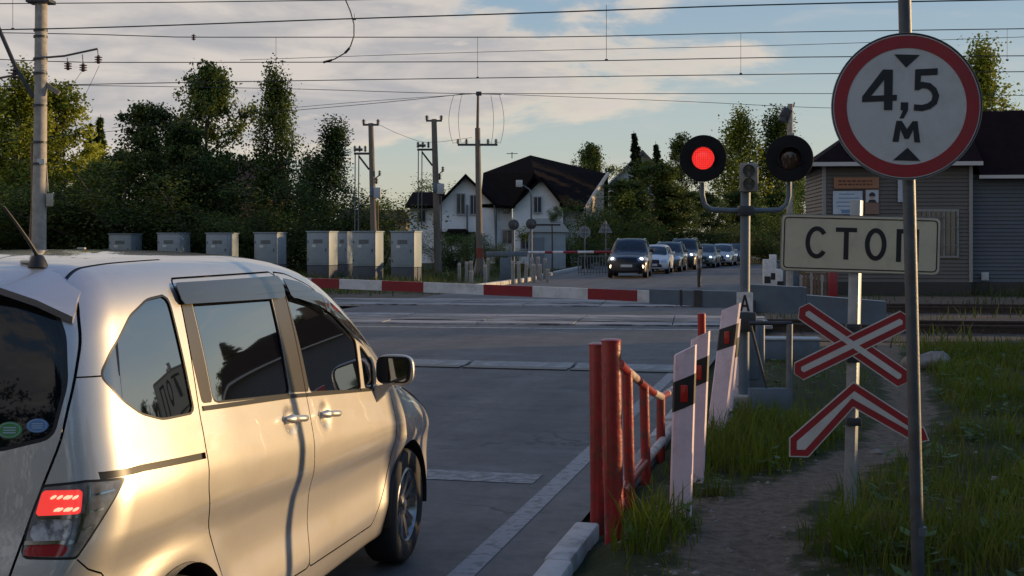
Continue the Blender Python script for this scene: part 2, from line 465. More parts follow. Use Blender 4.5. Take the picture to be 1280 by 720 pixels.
def minivan():
    form=CarForm(([-.2,.0,.3,.7,1.1,2.9,3.4,3.8,4.3],[.695,.755,.802,.834,.845,.845,.845,.845,.82]),
      ([.1,.22,.30,.40,.55,.72,.86,.95,1.06,1.14,1.35,1.6,1.8],[-.15,-.082,-.060,-.046,-.050,-.036,-.005,.0,-.018,-.038,-.085,-.150,-.205]),
      ([-.3,.05,.3,.7,1.2,1.7,2.1,2.45,2.9,3.3,3.55,3.75,4.0,4.2,4.4],[1.635,1.68,1.700,1.722,1.729,1.722,1.697,1.645,1.49,1.265,1.10,1.02,.945,.83,.6]),
      ([.1,.3,.45,.7,.9,1.05,1.2,1.45,1.7,1.9],[.10,.03,.0,.02,.07,.10,.13,.20,.29,.38]),
      ([.1,.3,.5,.7,.9,1.1],[4.12,4.22,4.24,4.21,4.13,4.0]),(.65,3.39),.31,dents=((1.625,1.022),(2.045,.986)))
    sh=Shell(form,((.55,-.4,.6),(3.0,.4,.95)),((-.4,-1.25,-.2),(4.65,1.25,2.1)),.027)
    paint=mat('silver car paint',(.57,.55,.525),.42,(.63,.605,.575),400,metal=.76,dirt=(.30,.27,.235),dscale=2.2,damt=.16,coat=1.0,lo=.4,hi=.6)
    glass=mat('tinted car glass',(.006,.007,.009),.015,spec=1.0,coat=1.0)
    paint.node_tree.nodes['Principled BSDF'].inputs['Coat IOR'].default_value=1.7
    paint.node_tree.nodes['Principled BSDF'].inputs['Coat Roughness'].default_value=.015
    glass.node_tree.nodes['Principled BSDF'].inputs['IOR'].default_value=2.3
    gap=mat('panel gap',(.008,.008,.008),.9)
    trim=mat('black rubber trim',(.014,.014,.015),.4)
    visor=mat('smoked acrylic',(.035,.034,.036),.06,spec=.8,coat=.6)
    tread=mat('tyre rubber',(.016,.016,.017),.75,(.03,.028,.026),15,bump=.2,bscale=50)
    chrome=mat('chrome',(.55,.55,.56),.12,metal=1.0)
    root=thing('minivan','silver minivan with roof antenna and glowing tail light waiting before the barrier','minivan',(0,0,0))
    side=lambda f:(lambda x,y,z:np.where((np.abs(y)>.45),f(x,z),1.0))
    F=sh.faces; parts=[]
    def cut(F,g): return sh.split(F,g)
    # wheel arches
    for cx in (.65,3.39):
        ins,F=cut(F,lambda x,y,z:np.where(np.abs(y)>.52,np.sqrt((x-cx)**2+(z-.315)**2)-.352,1.0))
    # windows first, then doors keep what is left
    def window(F,pts,name,r=.025,frame=.008,front=None):
        sd=sdf_poly(round_poly(pts,r)); fn=front or (lambda f:side(f))
        ins,F=cut(F,fn(lambda a,b:sd(a,b)-frame)); gl,tr=cut(ins,fn(sd))
        return F,gl,tr
    wins=[]
    for pts,nm,lab in (
       ([(.315,1.338),(.374,1.409),(.514,1.512),(.649,1.560),(.785,1.570),(.785,1.166),(.572,1.172),(.459,1.205),(.366,1.263)],'window','dark rear quarter window reflecting trees and sky'),
       ([(.955,1.590),(1.686,1.580),(1.668,1.126),(.948,1.182)],'window','sliding door window reflecting a big tree'),
       ([(1.86,1.565),(2.085,1.535),(2.395,1.400),(2.625,1.272),(2.600,1.036),(1.905,1.107)],'window','front side window'),
       ([(2.675,1.245),(2.83,1.145),(2.80,1.022),(2.668,1.031)],'window','small triangular front quarter window')):
        F,gl,tr=window(F,pts,nm); wins.append((nm,lab,gl,tr))
    rearf=lambda f:(lambda x,y,z:np.where(x<.62,f(np.abs(y),z),1.0))
    F,rgl,rtr=window(F,[(-.6,1.585),(.47,1.585),(.545,1.545),(.590,1.465),(.618,1.319),(.600,1.165),(.45,1.128),(-.6,1.10)],'rear_window',.03,.012,rearf)
    frontf=lambda f:(lambda x,y,z:np.where((x>2.3)&(z>1.0),f(np.abs(y),x),1.0))
    F,wgl,wtr=window(F,[(-.6,2.52),(.50,2.50),(.56,2.55),(.66,2.95),(.70,3.2),(.60,3.38),(.3,3.5),(-.6,3.52)],'windscreen',.04,.02,frontf)
    # tail lamps (seen along the diagonal of the rear corner)
    diag=lambda f:(lambda x,y,z:np.where((x<.6)&(np.abs(y)>.35),f(x+np.abs(y),z),1.0))
    tail=[(.755,1.020),(.92,1.031),(1.104,1.026),(.868,.799),(.655,.805),(.700,.917)]
    sdT=sdf_poly(round_poly(tail,.012))
    T,F=cut(F,diag(sdT)); 
    tg_,T=cut(T,diag(lambda a,b:-(sdT(a,b)+.008)))
    red=sdf_poly(round_poly([(.757,1.003),(.905,1.003),(.893,.932),(.724,.928)],.012)); Tred,T=cut(T,diag(red))
    rev=sdf_poly(round_poly([(.720,.919),(.862,.917),(.845,.858),(.692,.855)],.018)); Trev,T=cut(T,diag(rev))
    low=sdf_poly(round_poly([(.684,.845),(.858,.848),(.820,.812),(.668,.812)],.015)); Tlow,T=cut(T,diag(low))
    dco=lambda x,y,z:(x+np.abs(y),z,(x<.7)&(np.abs(y)>.3))
    sco=lambda x,y,z:(x,z,np.abs(y)>.45)
    rco=lambda x,y,z:(x,np.abs(y),z>1.4)
    hco=lambda x,y,z:(x,np.abs(y),(z>.75)&(x>3.2))
    Tch,T=sh.cutline(T,[(.735,.9255),(.912,.9255),(.928,.98),(.930,1.014)],.0065,dco)
    Tc2,T=sh.cutline(T,[(.675,.8505),(.865,.8505),(.893,.90),(.90,.919)],.0060,dco)
    Tbs=[]
    for ln in ([(.955,.985),(1.035,.993)],[(.925,.935),(.985,.942)],[(.895,.885),(.935,.89)]):
        Tb,T=sh.cutline(T,ln,.0028,dco); Tbs.append(Tb)
    # headlamps, front grille
    fd=lambda f:(lambda x,y,z:np.where((x>3.3)&(np.abs(y)>.25),f(x-.6*np.abs(y),z),1.0))
    H,F=cut(F,fd(sdf_poly(round_poly([(3.10,.93),(3.30,.92),(3.75,.83),(3.86,.74),(3.70,.70),(3.36,.75)],.03))))
    gr,F=cut(F,lambda x,y,z:np.where(x>3.9,sdf_poly(round_poly([(-.5,.40),(-.5,.62),(.5,.62),(.5,.40)],.05))(y,z),1.0))
    # slot of the sliding door rail
    SL,F=sh.cutline(F,[(.235,1.040),(.40,1.037),(.802,1.012)],.011,sco)
    # doors and panel gaps
    slide=[(.872,1.627),(.824,1.16),(.812,1.036),(.812,.896),(.862,.75),(.924,.644),(.979,.558),(1.045,.43),(1.09,.362),(1.93,.335),(1.858,.869),(1.852,1.103),(1.846,1.3),(1.846,1.627)]
    frontd=[(1.846,1.627),(1.846,1.3),(1.852,1.103),(1.858,.869),(1.93,.335),(2.84,.318),(2.93,.40),(3.01,.49),(3.085,.62),(3.107,.72),(3.09,.923),(3.05,1.02),(2.96,1.13),(2.70,1.295),(2.45,1.442),(2.2,1.56),(2.0,1.615)]
    sdS=sdf_poly(round_poly(slide,.03)); sdD=sdf_poly(round_poly(frontd,.03)); gw=.0035
    gaps=[]
    D1,F=cut(F,side(lambda a,b:sdS(a,b)-gw)); D1,g1=cut(D1,side(lambda a,b:sdS(a,b)+gw)); gaps+=g1
    D2,F=cut(F,side(lambda a,b:sdD(a,b)-gw)); D2,g2=cut(D2,side(lambda a,b:sdD(a,b)+gw)); gaps+=g2
    tg=[(-.7,1.655),(.50,1.635),(.60,1.585),(.641,1.45),(.645,1.319),(.632,1.152),(.604,1.057),(.570,.94),(.534,.78),(.50,.62),(.47,.50),(-.7,.49)]
    sdG=sdf_poly(round_poly(tg,.04))
    TG,F=cut(F,rearf(lambda a,b:sdG(a,b)-.004)); TG,g3=cut(TG,rearf(lambda a,b:sdG(a,b)+.004)); gaps+=g3
    for ln,wd in (([(.868,.799),(.915,.765),(.976,.744),(1.02,.70),(1.06,.62)],.003),):
        g4,F=sh.cutline(F,ln,wd,dco); gaps+=g4
    g5,F=sh.cutline(F,[(.20,1.338),(.325,1.338)],.0025,sco); gaps+=g5
    rl,F=sh.cutline(F,[(.31,.545),(.6,.548),(1.0,.556)],.0055,rco)
    g6,F=sh.cutline(F,[(3.28,.745),(3.6,.70),(3.95,.60)],.0035,hco); gaps+=g6
    # belt mouldings below the windows
    bl=[(.850,1.168),(1.69,1.1115),(2.86,1.0075)]
    B,D1=sh.cutline(D1,bl,.0085,sco); B2,D2=sh.cutline(D2,bl,.0085,sco)
    # B and C pillars and the window surrounds are dark film
    pil=sdf_poly(round_poly([(1.70,1.60),(1.845,1.60),(1.895,1.106),(1.683,1.128)],.01)); P1,D1=cut(D1,side(pil)); P2,D2=cut(D2,side(pil))
    pil2=sdf_poly(round_poly([(.835,1.60),(.943,1.60),(.936,1.180),(.855,1.186)],.01)); P3,D1=cut(D1,side(pil2))
    pilm=mat('dark bronze pillar film',(.11,.10,.09),.30,metal=.5,coat=.3)
    body=sh.build(F,'body',paint,root)
    sh.build(gaps,'panel_gap',gap,body,-.010)
    R_=lambda fs:[f for f in fs if sh.cen(f)[1]<0]; L_=lambda fs:[f for f in fs if sh.cen(f)[1]>=0]   # local y points left
    doorobj={}
    for h in (R_,L_): sh.build(h(SL),'door_rail_slot',trim,body,-.012); sh.build(h(rl),'roof_moulding',trim,body,-.003)
    for h in (R_,L_):
        ds=sh.build(h(D1),'sliding_door',paint,root); df=sh.build(h(D2),'front_door',paint,root)
        if h is R_: doorobj['s']=ds; doorobj['f']=df
        for k,(nm,lab,gl,tr) in enumerate(wins):
            par=(root,ds,df,df)[k]
            w=sh.build(h(gl),'window',glass,par,-.006)
            if h is R_: w['label']=lab
            sh.build(h(tr),'window_frame',trim,w if k==0 else par,-.001) if k==0 else sh.build(h(tr),'window_frame',trim,w,-.001)
        sh.build(h(B),'belt_moulding',trim,ds,.004); sh.build(h(B2),'belt_moulding',trim,df,.004)
        sh.build(h(P1),'pillar_trim',pilm,ds,.001); sh.build(h(P3),'pillar_trim',pilm,ds,.001); sh.build(h(P2),'pillar_trim',pilm,df,.001)
        # tail lamp
        lens=mat('smoked lamp lens',(.30,.29,.28),.15,(.16,.155,.15),30,metal=.25,coat=1.0)
        tl=sh.build(h(T),'tail_light',lens,root,.004)
        if h is R_: rl_obj=tl
        sh.build(h(tg_),'lamp_gasket',trim,tl,0)
        redm=mat('lit red lens',(.45,.02,.02),.15,emit=(1,.06,.05),estr=.85,coat=1.0)
        ro=sh.build(h(Tred),'brake_light',redm,tl,.006)
        sh.build(h(Trev),'reversing_light',mat('clear lamp lens',(.75,.75,.77),.15,(.20,.20,.21),26,metal=.35,coat=1.0,lo=.42,hi=.58),tl,.005)
        sh.build(h(Tlow),'reflector',mat('dark red lens',(.40,.02,.028),.12,coat=1.0),tl,.005)
        sh.build(h(Tch),'chrome_strip',chrome,tl,.009); sh.build(h(Tc2),'chrome_strip',chrome,tl,.009)
        for Tb in Tbs: sh.build(h(Tb),'lens_bar',chrome,tl,.006)
        hl=sh.build(h(H),'headlight',mat('headlight lens',(.45,.46,.48),.08,(.2,.21,.22),9,metal=.6,coat=1.0),root,.006)
    # glowing diodes in the right brake light
    ids=[f for f in R_(Tred)]
    cs=np.array([sh.cen(f) for f in ids]); ns=np.array([sh.N[list(f)].mean(axis=0) for f in ids])
    for zz in (.983,.952):
        dm=MB()
        for hh in (.800,.818,.838,.856,.874):
            k=np.argmin((cs[:,0]-cs[:,1]-hh)**2+(cs[:,2]-zz)**2); p=Vector(cs[k]+ns[k]*.008)
            M=Matrix.Translation(p)@Vector(ns[k]).to_track_quat('Z','Y').to_matrix().to_4x4()
            dm.lathe([(.0075,0),(.0068,.003),(.004,.005),(0,.0055)],8,M@Matrix.Rotation(.5,4,'Z')@Matrix.Diagonal((1.5,.62,1,1)))
        dm.build('diode_row',mat('lit diode',(1,.3,.25),.3,emit=(1,.42,.26),estr=1.6),rl_obj,40)
    tgo=sh.build(TG,'tailgate',paint,root); sh.build(rgl,'rear_window',mat('dark privacy glass',(.004,.006,.010),.03,spec=.45),tgo,-.004); sh.build(rtr,'window_frame',trim,tgo,0)
    wo=sh.build(wgl,'windscreen',glass,root,-.003); sh.build(wtr,'window_frame',trim,wo,0)
    sh.build(gr,'grille',BLACK(),root,-.02)
    # visors over the windows
    vs=sdf_poly(round_poly([(.850,1.603),(1.838,1.600),(1.800,1.512),(.842,1.532)],.02)); vf=sdf_poly(round_poly([(1.858,1.590),(2.04,1.568),(2.30,1.492),(2.53,1.378),(2.80,1.215),(2.64,1.275),(2.401,1.385),(2.173,1.462),(1.93,1.505),(1.87,1.508)],.015))
    allf=[f for f in D1+D2+P1+P2+P3+[g for w in wins for g in w[2]+w[3]]+gaps+F if abs(sh.cen(f)[1])>.5 and .7<sh.cen(f)[0]<3.0 and sh.cen(f)[2]>1.15]
    V1,_=cut(allf,side(vs)); V2,_=cut(_,side(vf))
    for h in (R_,L_):
        sh.build(h(V1),'window_visor',visor,root,.020,thick=.003); sh.build(h(V2),'window_visor',visor,root,.020,thick=.003)
    # spoiler
    def surf_z(x,y):
        lo,hi=1.0,2.0
        for _ in range(40):
            m=(lo+hi)/2
            if form(np.array([x]),np.array([y]),np.array([m]))[0]<0: lo=m
            else: hi=m
        return lo
    edge=[(.165,0,1.668),(.17,.16,1.665),(.18,.30,1.650),(.20,.42,1.628),(.23,.53,1.588),(.285,.622,1.533)]
    front=[(.46,0),(.46,.16),(.455,.30),(.44,.42),(.42,.515),(.38,.598)]
    sp=MB(); vs_2=[]; 
    full=[(e,f,1) for e,f in zip(edge,front)]; full=[((e[0],-e[1],e[2]),(f[0],-f[1]),1) for e,f,_ in full[:0:-1]]+full
    for e,f,_ in full:
        zf=surf_z(f[0],abs(f[1])); mid=((e[0]+f[0])/2,(e[1]+f[1])/2); zm=max(surf_z(mid[0],abs(mid[1]))+.004,(e[2]+zf)/2+.006)
        vs_2+=[(f[0],f[1],zf-.004),(mid[0],mid[1],zm),(e[0]+.02,e[1]*.992,e[2]+.004),(e[0],e[1],e[2]-.008),(e[0]+.012,e[1]*.985,e[2]-.03),(mid[0]+.04,mid[1]*.97,zm-.06)]
    fs_=[];k=6;n=len(full)
    for i in range(n-1):
        for j in range(k-1): fs_.append((i*k+j,(i+1)*k+j,(i+1)*k+j+1,i*k+j+1))
    fs_+= [tuple(range(k)),tuple(range((n-1)*k,n*k))[::-1]]
    sp.add(vs_2,fs_); spo=sp.build('roof_spoiler',paint,root,45)
    # antenna
    an=MB(); az=surf_z(.40,.43)
    M=Matrix.Translation((.40,-.43,az-.006))
    an.lathe([(.034,0),(.030,.012),(.020,.034),(.014,.040),(0,.042)],20,M)
    ant=an.build('antenna',BLACK(),root,40)
    a2=MB(); a2.tube([(.40,-.43,az+.03),(.37,-.415,az+.08),(.335,-.395,az+.135),(.30,-.372,az+.19)],[.0075,.0062,.005,.004],8); a2.build('antenna_rod',BLACK(),ant,40)
    # wheels and arches
    rimm=mat('machined alloy',(.42,.42,.43),.25,(.16,.15,.14),10,metal=.9)
    for cx in (.65,3.39):
        for s_ in (1,-1):
            wheel(root,cx,s_*.735,.31,.185,s_,tread,rimm,mat('brake disc',(.05,.045,.04),.5,metal=.5),20,.205)
            ar=MB(); vs3=[];n=24
            for k in range(n+1):
                a=PI*k/n*1.1-.05*PI
                for yy in (.50,.835): vs3.append((cx+.351*math.cos(a),s_*yy,.315+.351*math.sin(a)))
            ar.add(vs3,[(2*k,2*k+1,2*k+3,2*k+2) for k in range(n)])
            ar.add([(cx-.40,s_*.5,.15),(cx+.40,s_*.5,.15),(cx+.40,s_*.5,.72),(cx-.40,s_*.5,.72)],[(0,1,2,3)])
            ar.build('wheel_arch',BLACK(),root,60)
    # door handles
    def side_y(x,z):
        lo,hi=.3,1.1
        for _ in range(40):
            m=(lo+hi)/2
            if form(np.array([x]),np.array([m]),np.array([z]))[0]<0: lo=m
            else: hi=m
        return lo
    for s_ in (-1,1):
        for (x0,x1,z0,z1,key_) in ((1.545,1.745,1.036,1.014,'s'),(1.965,2.165,1.000,.978,'f')):
            hb=MB(); pts=[];rs=[]
            for k in range(9):
                t=k/8; x=x0+(x1-x0)*t; z=z0+(z1-z0)*t
                pts.append((x,s_*(side_y(x,z)+.012+.030*math.sin(PI*min(1,max(0,t)))**.5),z)); rs.append(.019 if t<.3 else .0145)
            rs[0]=.010; rs[-1]=.009
            hb.tube(pts,rs,12)
            ho=hb.build('handle',chrome if False else paint,doorobj[key_] if s_<0 else root,50)
    # mirror
    mirg=mat('mirror glass',(.55,.60,.66),.03,metal=1.0)
    for s_ in (1,-1):
        bm=bmesh.new(); bmesh.ops.create_uvsphere(bm,u_segments=24,v_segments=14,radius=1.0)
        for v in bm.verts:
            x,y,z=v.co; f=lambda q,e:math.copysign(abs(q)**e,q)
            v.co=Vector((f(x,.8)*.062,f(y,.62)*.100,f(z,.62)*.078))
            if v.co.x<-.012: v.co.x=-.012+(v.co.x+.012)*.05
        cx,cy,cz=2.845,.912,1.108
        for v in bm.verts: v.co=Vector((cx+v.co.x-.12*abs(v.co.y+ .0)*.0,s_*(cy+v.co.y),cz+v.co.z))
        me=bpy.data.meshes.new('mirror'); bmesh.ops.recalc_face_normals(bm,faces=bm.faces); bm.to_mesh(me); bm.free()
        me.polygons.foreach_set('use_smooth',[True]*len(me.polygons)); mo=link('mirror',me,[paint],root)
        g=MB(); out=round_poly([(-.090,-.065),(-.090,.067),(.077,.067),(.089,.02),(.077,-.065)],.03)
        T=Matrix.Translation((cx-.016,s_*cy,cz))@Matrix.Rotation(PI/2,4,'Z')
        g.prism([(s_*a,b) for a,b in out],0,.004,T); g.build('mirror_surround',trim,mo)
        g=MB(); out=round_poly([(-.081,-.056),(-.081,.059),(.066,.059),(.077,.02),(.066,-.056)],.025)
        T=Matrix.Translation((cx-.020,s_*cy,cz))@Matrix.Rotation(PI/2+s_*.10,4,'Z')
        g.prism([(s_*a,b) for a,b in out],0,.003,T); g.build('mirror_glass',mirg,mo)
        st=MB(); st.add([(2.79,s_*.797,1.025),(2.89,s_*.797,1.025),(2.865,s_*.92,1.05),(2.805,s_*.92,1.05),(2.815,s_*.82,.94),(2.85,s_*.82,.94)],[(0,1,2,3),(0,3,4),(1,5,2),(3,2,5,4),(0,4,5,1)]); st.build('mirror_stalk',paint,mo)
    # stickers inside the rear glass: plain oval badges
    for (yy,zz,a,b,c) in ((-.556,1.195,.034,.022,(.10,.22,.42)),(-.474,1.182,.040,.026,(.06,.24,.06))):
        lo,hi=-.2,1.0
        for _ in range(40):
            m=(lo+hi)/2
            if form(np.array([m]),np.array([yy]),np.array([zz]))[0]>0: lo=m
            else: hi=m
        nrm=Vector(sh.normal(np.array([[hi,yy,zz]]))[0]); M=Matrix.Translation(Vector((hi,yy,zz))-nrm*.0025)@nrm.to_track_quat('Z','Y').to_matrix().to_4x4()
        e=MB(); e.lathe([(1,0),(.9,.0012),(0,.0012)],28,M@Matrix.Diagonal((a,b,1,1)))
        so=e.build('sticker',mat('sticker %.2f'%yy,c,.4),root)
        e=MB(); e.lathe([(.86,.0015),(.80,.0015)],28,M@Matrix.Diagonal((a,b,1,1)))
        for q in (-.3,0,.3): e.add([(-.5,q-.08,.0016),(.5,q-.08,.0016),(.5,q+.06,.0016),(-.5,q+.06,.0016)],[(0,1,2,3)],M@Matrix.Diagonal((a,b,1,1)))
        e.build('sticker_print',mat('sticker print',(.35,.45,.55),.4),so)
    # small body-coloured box on the tail edge of the roof
    hm=MB(); hm.box((.42,-.40,surf_z(.42,.40)+.004),(.05,.07,.014),bev=.006); hm.build('spoiler_mount',paint,root,40)
    root.location=(CAR_O[0],CAR_O[1],0); root.rotation_euler=(0,0,PI/2-CAR_A)
    return root
CAR_A=.1976
_cd=np.array([math.sin(CAR_A),math.cos(CAR_A)]); _cr=np.array([math.cos(CAR_A),-math.sin(CAR_A)])
CAR_O=np.array((-.5937,7.0255))-_cd*3.39-_cr*.80
# ================================================================ signs and street furniture near the crossing
def faceM(p,yaw=0.0,roll=0.0):
    """frame of an upright plate: x right, z up, its front towards -y (the camera side)"""
    return Matrix.Translation(p)@Matrix.Rotation(yaw,4,'Z')@Matrix.Rotation(roll,4,'Y')
def arc(cx,cz,rx,rz,a0,a1,n=18): return [(cx+rx*math.cos(R(a0+(a1-a0)*k/n)),cz+rz*math.sin(R(a0+(a1-a0)*k/n))) for k in range(n+1)]
def rrect(w,h,r): return round_poly([(-w/2,-h/2),(w/2,-h/2),(w/2,h/2),(-w/2,h/2)],r)
SIGNW=lambda: mat('reflective white',(.60,.61,.61),.42,(.53,.54,.54),4,spec=.6,dirt=(.36,.34,.31),dscale=7,damt=.35)
SIGNC=lambda: mat('reflective cream',(.60,.56,.42),.42,(.54,.51,.39),4,spec=.6,dirt=(.36,.33,.26),dscale=7,damt=.4)
SIGNR=lambda: mat('reflective red',(.34,.022,.030),.40,(.28,.02,.03),5,spec=.6,dirt=(.20,.05,.05),dscale=8,damt=.4)
SIGNK=lambda: mat('sign black',(.016,.017,.022),.5)
BACK=lambda: mat('sign back metal',(.22,.23,.24),.5,(.30,.31,.32),6,metal=.5)
def height_sign():
    Yp=6.36; base=at(1150,VH+CAMH*FPX/Yp,Yp); top=at(1129,-70,Yp); top.z=3.25
    root=thing('height_limit_sign','round white height limit sign with red ring on a tall grey pole, closest sign','height sign',base)
    loc=lambda p: Vector(p)-base
    m=MB(); m.tube([loc(base)-Vector((0,0,.3)),loc(top)],.0315,20); m.tube([loc(top),loc(top)+Vector((0,0,.012))],[.033,.028],20); p=m.build('post',mat('dark galvanised pole',(.065,.080,.098),.5,(.10,.118,.138),9,metal=.3,bump=.08,bscale=60,dirt=(.07,.05,.04),dscale=5,damt=.6),root,40)
    c=at(1133,133,Yp-.055); F=faceM(loc(c),-.10,R(2.0))
    rr=.360
    m=MB(); X=Matrix.Rotation(PI/2,4,'X')
    m.lathe([(0,-.002),(rr-.004,-.002),(rr,-.010),(rr+.003,-.010),(rr+.003,.006),(rr,.006)],72,F@X); d=m.build('sign_plate',BACK(),root,40)
    m=MB(); m.lathe([(0,.0005),(rr-.006,.0005)],72,F@X); m.build('white_face',SIGNW(),d)
    m=MB(); m.lathe([(rr*.800,.0028),(rr-.011,.0028),(rr-.011,.0006),(rr*.800,.0006)],72,F@X,closed=True); m.build('red_ring',SIGNR(),d)
    k=.00398; t0,t1=-.0032,-.0008
    def px(pts): return [((u-1133)*k,(133-v)*k) for u,v in pts]
    m=MB(); m.prism(px([(1116,69),(1147,69),(1131,85)]),t0,t1,F); m.build('arrow_head',SIGNK(),d)
    m=MB(); m.prism(px([(1119,200),(1152,200),(1136,184)]),t0,t1,F); m.build('arrow_head',SIGNK(),d)
    # 4
    m=MB(); m.prism(px([(1103,88),(1114,88),(1090,121),(1079,129),(1079,122)]),t0,t1,F)
    m.prism(px([(1079,121.5),(1121,119),(1121,126),(1079,129)]),t0-.0002,t1-.0002,F); m.prism(px([(1104.5,88),(1115,88),(1116,138),(1106,138)]),t0-.0004,t1-.0004,F); m.build('numeral',SIGNK(),d)
    # 5
    m=MB(); m.prism(px([(1142,87),(1169,85),(1169,93),(1142,95)]),t0,t1,F); m.prism(px([(1142,87),(1149,87),(1149,111),(1142,113)]),t0-.0002,t1-.0002,F)
    m.stroke(px([(1144,110),(1151,106),(1159,107),(1165,112),(1168,119),(1166,127),(1160,132),(1152,134.5),(1142,134)]),7.5*k,t0-.0004,t1-.0004,F); m.build('numeral',SIGNK(),d)
    m=MB(); m.prism(px([(1126,128),(1135,128),(1135,138),(1130,148),(1125,148),(1129,138),(1126,138)]),t0,t1,F); m.build('comma',SIGNK(),d)
    m=MB(); m.prism(px([(1117.5,177),(1121.5,151),(1128,151),(1125,177)]),t0,t1,F); m.prism(px([(1144,177),(1141,151),(1147,151),(1151,177)]),t0,t1,F)
    m.prism(px([(1122,151),(1128,151),(1137,165),(1137,173),(1132,173)]),t0-.0002,t1-.0002,F); m.prism(px([(1147,151),(1141,151),(1132,165),(1132,172),(1137,173)]),t0-.0004,t1-.0004,F); m.build('letter',SIGNK(),d)
    for dz in (.20,-.20):
        m=MB(); m.box(loc(c)+Vector((0,.055,dz)),(.11,.09,.035),bev=.004); m.build('clamp',DARKMET(),root,40)
    m=MB(); m.tube([loc(base)+Vector((-.003,0,.30)),loc(base)+Vector((-.0035,0,.34))],.0345,20); m.build('pole_joint',GALV(),root,40)
    return root
def crossing_sign():
    Yp=8.05; base=at(1062,652,Yp); base.z=0; top=at(1071,250,Yp)
    root=thing('crossing_sign_post','grey square post with stop plate, red and white cross and chevron beside the dirt path','road sign',base)
    loc=lambda p: Vector(p)-base
    dirv=loc(top); 
    M=Matrix.Rotation(-.16,4,'Z')
    m=MB(); L=dirv.length; Tm=dirv.to_track_quat('Z','Y').to_matrix().to_4x4()@Matrix.Rotation(-.55+PI*.0,4,'Z')
    m.box((0,0,L/2-.15),(.066,.066,L+.3),M=None,bev=.006); 
    mm=MB(); mm.add([Tm@Vector(v) for v in m.v],m.f); mm.build('post',mat('pale galvanised post',(.27,.31,.35),.45,(.34,.38,.42),9,metal=.3,bump=.08,bscale=60,dirt=(.14,.11,.09),dscale=4,damt=.5),root,30)
    Yf=Yp-.06
    # stop plate
    c=at(1075,305.5,Yf); F=faceM(loc(c),-.13,R(1.6)); w,h=.965,.352
    m=MB(); m.prism(rrect(w,h,.035),0,.004,F); m.prism(rrect(w+.008,h+.008,.038),.003,.014,F); pl=m.build('stop_plate',BACK(),root)
    m=MB(); m.prism(rrect(w-.004,h-.004,.034),-.0015,-.0002,F); m.build('cream_face',SIGNC(),pl)
    m=MB(); m.stroke(rrect(w-.036,h-.036,.025),.007,-.003,-.0013,F,closed=True); m.build('black_border',SIGNK(),pl)
    k=.00499; 
    def px(pts): return [((u-1075)*k,(305.5-v)*k) for u,v in pts]
    t0,t1=-.0032,-.0014
    m=MB(); m.stroke(arc((1022-1075)*k,(305.5-304.5)*k,11.2*k,17.5*k,38,322,30),5.6*k,t0,t1,F); m.build('letter',SIGNK(),pl)
    m=MB(); m.prism(px([(1045,285),(1071,285),(1071,290.5),(1045,290.5)]),t0,t1,F); m.prism(px([(1055,290),(1061,290),(1061,325),(1055,325)]),t0,t1,F); m.build('letter',SIGNK(),pl)
    m=MB(); m.stroke([(x,z) for x,z in arc(*[(1094-1075)*k,(305.5-305)*k],10.3*k,17.5*k,0,348,26)],5.8*k,t0,t1,F,closed=True); m.build('letter',SIGNK(),pl)
    m=MB(); m.prism(px([(1119,285),(1146,285),(1146,290.5),(1119,290.5)]),t0,t1,F); m.prism(px([(1119,290),(1125,290),(1125,326),(1119,326)]),t0,t1,F); m.prism(px([(1140,290),(1146,290),(1146,326),(1140,326)]),t0,t1,F); m.build('letter',SIGNK(),pl)
    # saint andrew's cross
    k=Yf/FPX
    def arms(name,cc,lines,widths,parent,closed=False):
        pass
    c=at(1066,431,Yf); F=faceM(loc(c),-.13,0)
    def q(pts): return [((u-1066)*k,(431-v)*k) for u,v in pts]
    cr=None
    A=[(1006,389),(1127,473)]; B=[(1000,465),(1129,399)]
    # outline polygons of each arm (pointed ends)
    def arm(a,b,wd,tip):
        a=Vector(a);b=Vector(b);e=(b-a).normalized();n=Vector((-e.y,e.x))*wd/2
        a2=a;b2=b
        return [tuple(a+n-e*tip*.0),tuple(a-e*tip),tuple(a-n-e*tip*.0),tuple(b-n),tuple(b+e*tip),tuple(b+n)]
    for i,(a,b) in enumerate((A,B)):
        o=-.004*i
        m=MB(); m.prism(q(arm(a,b,25,7)),o+.004,o+.0075,F); ob=m.build('cross_arm',BACK(),root)
        m=MB(); m.prism(q(arm(a,b,25,7)),o+.0026,o+.0039,F); m.build('white_edge',SIGNW(),ob)
        m=MB(); m.prism(q(arm(a,b,22,6)),o+.0012,o+.0025,F); m.build('red_border',SIGNR(),ob)
        ai,bi=Vector(a),Vector(b); e=(bi-ai).normalized()
        m=MB(); m.prism(q(arm(ai+e*5,bi-e*5,7.5,2)),o+.0-.006*(1-i),o+.0011,F); m.build('white_stripe',SIGNW(),ob)
    # chevron
    c=at(1067,478,Yf); F=faceM(loc(c),-.13,0)
    def q(pts): return [((u-1067)*k,(478-v)*k) for u,v in pts]
    out=[(1067,477),(1153,533),(1159,549),(1143,553),(1067,510),(1012,573),(988,573),(988,549)]
    def inset(P,d):
        n=len(P); r=[]
        for i in range(n):
            a,b,c2=[Vector(P[(i+j)%n]) for j in (-1,0,1)]
            e1=(b-a).normalized(); e2=(c2-b).normalized(); n1=Vector((-e1.y,e1.x)); n2=Vector((-e2.y,e2.x)); mm_=(n1+n2).normalized(); r.append(tuple(b+mm_*d/max(.4,mm_.dot(n1))))
        return r
    m=MB(); m.prism(q(out),.004,.0075,F); ch=m.build('chevron',BACK(),root)
    m=MB(); m.prism(q(out),.0026,.0039,F); m.build('white_edge',SIGNW(),ch)
    m=MB(); m.prism(q(inset(out,1.6)),.0012,.0025,F); m.build('red_border',SIGNR(),ch)
    m=MB(); m.prism(q(inset(out,9.5)),-.0004,.0011,F); m.build('white_stripe',SIGNW(),ch)
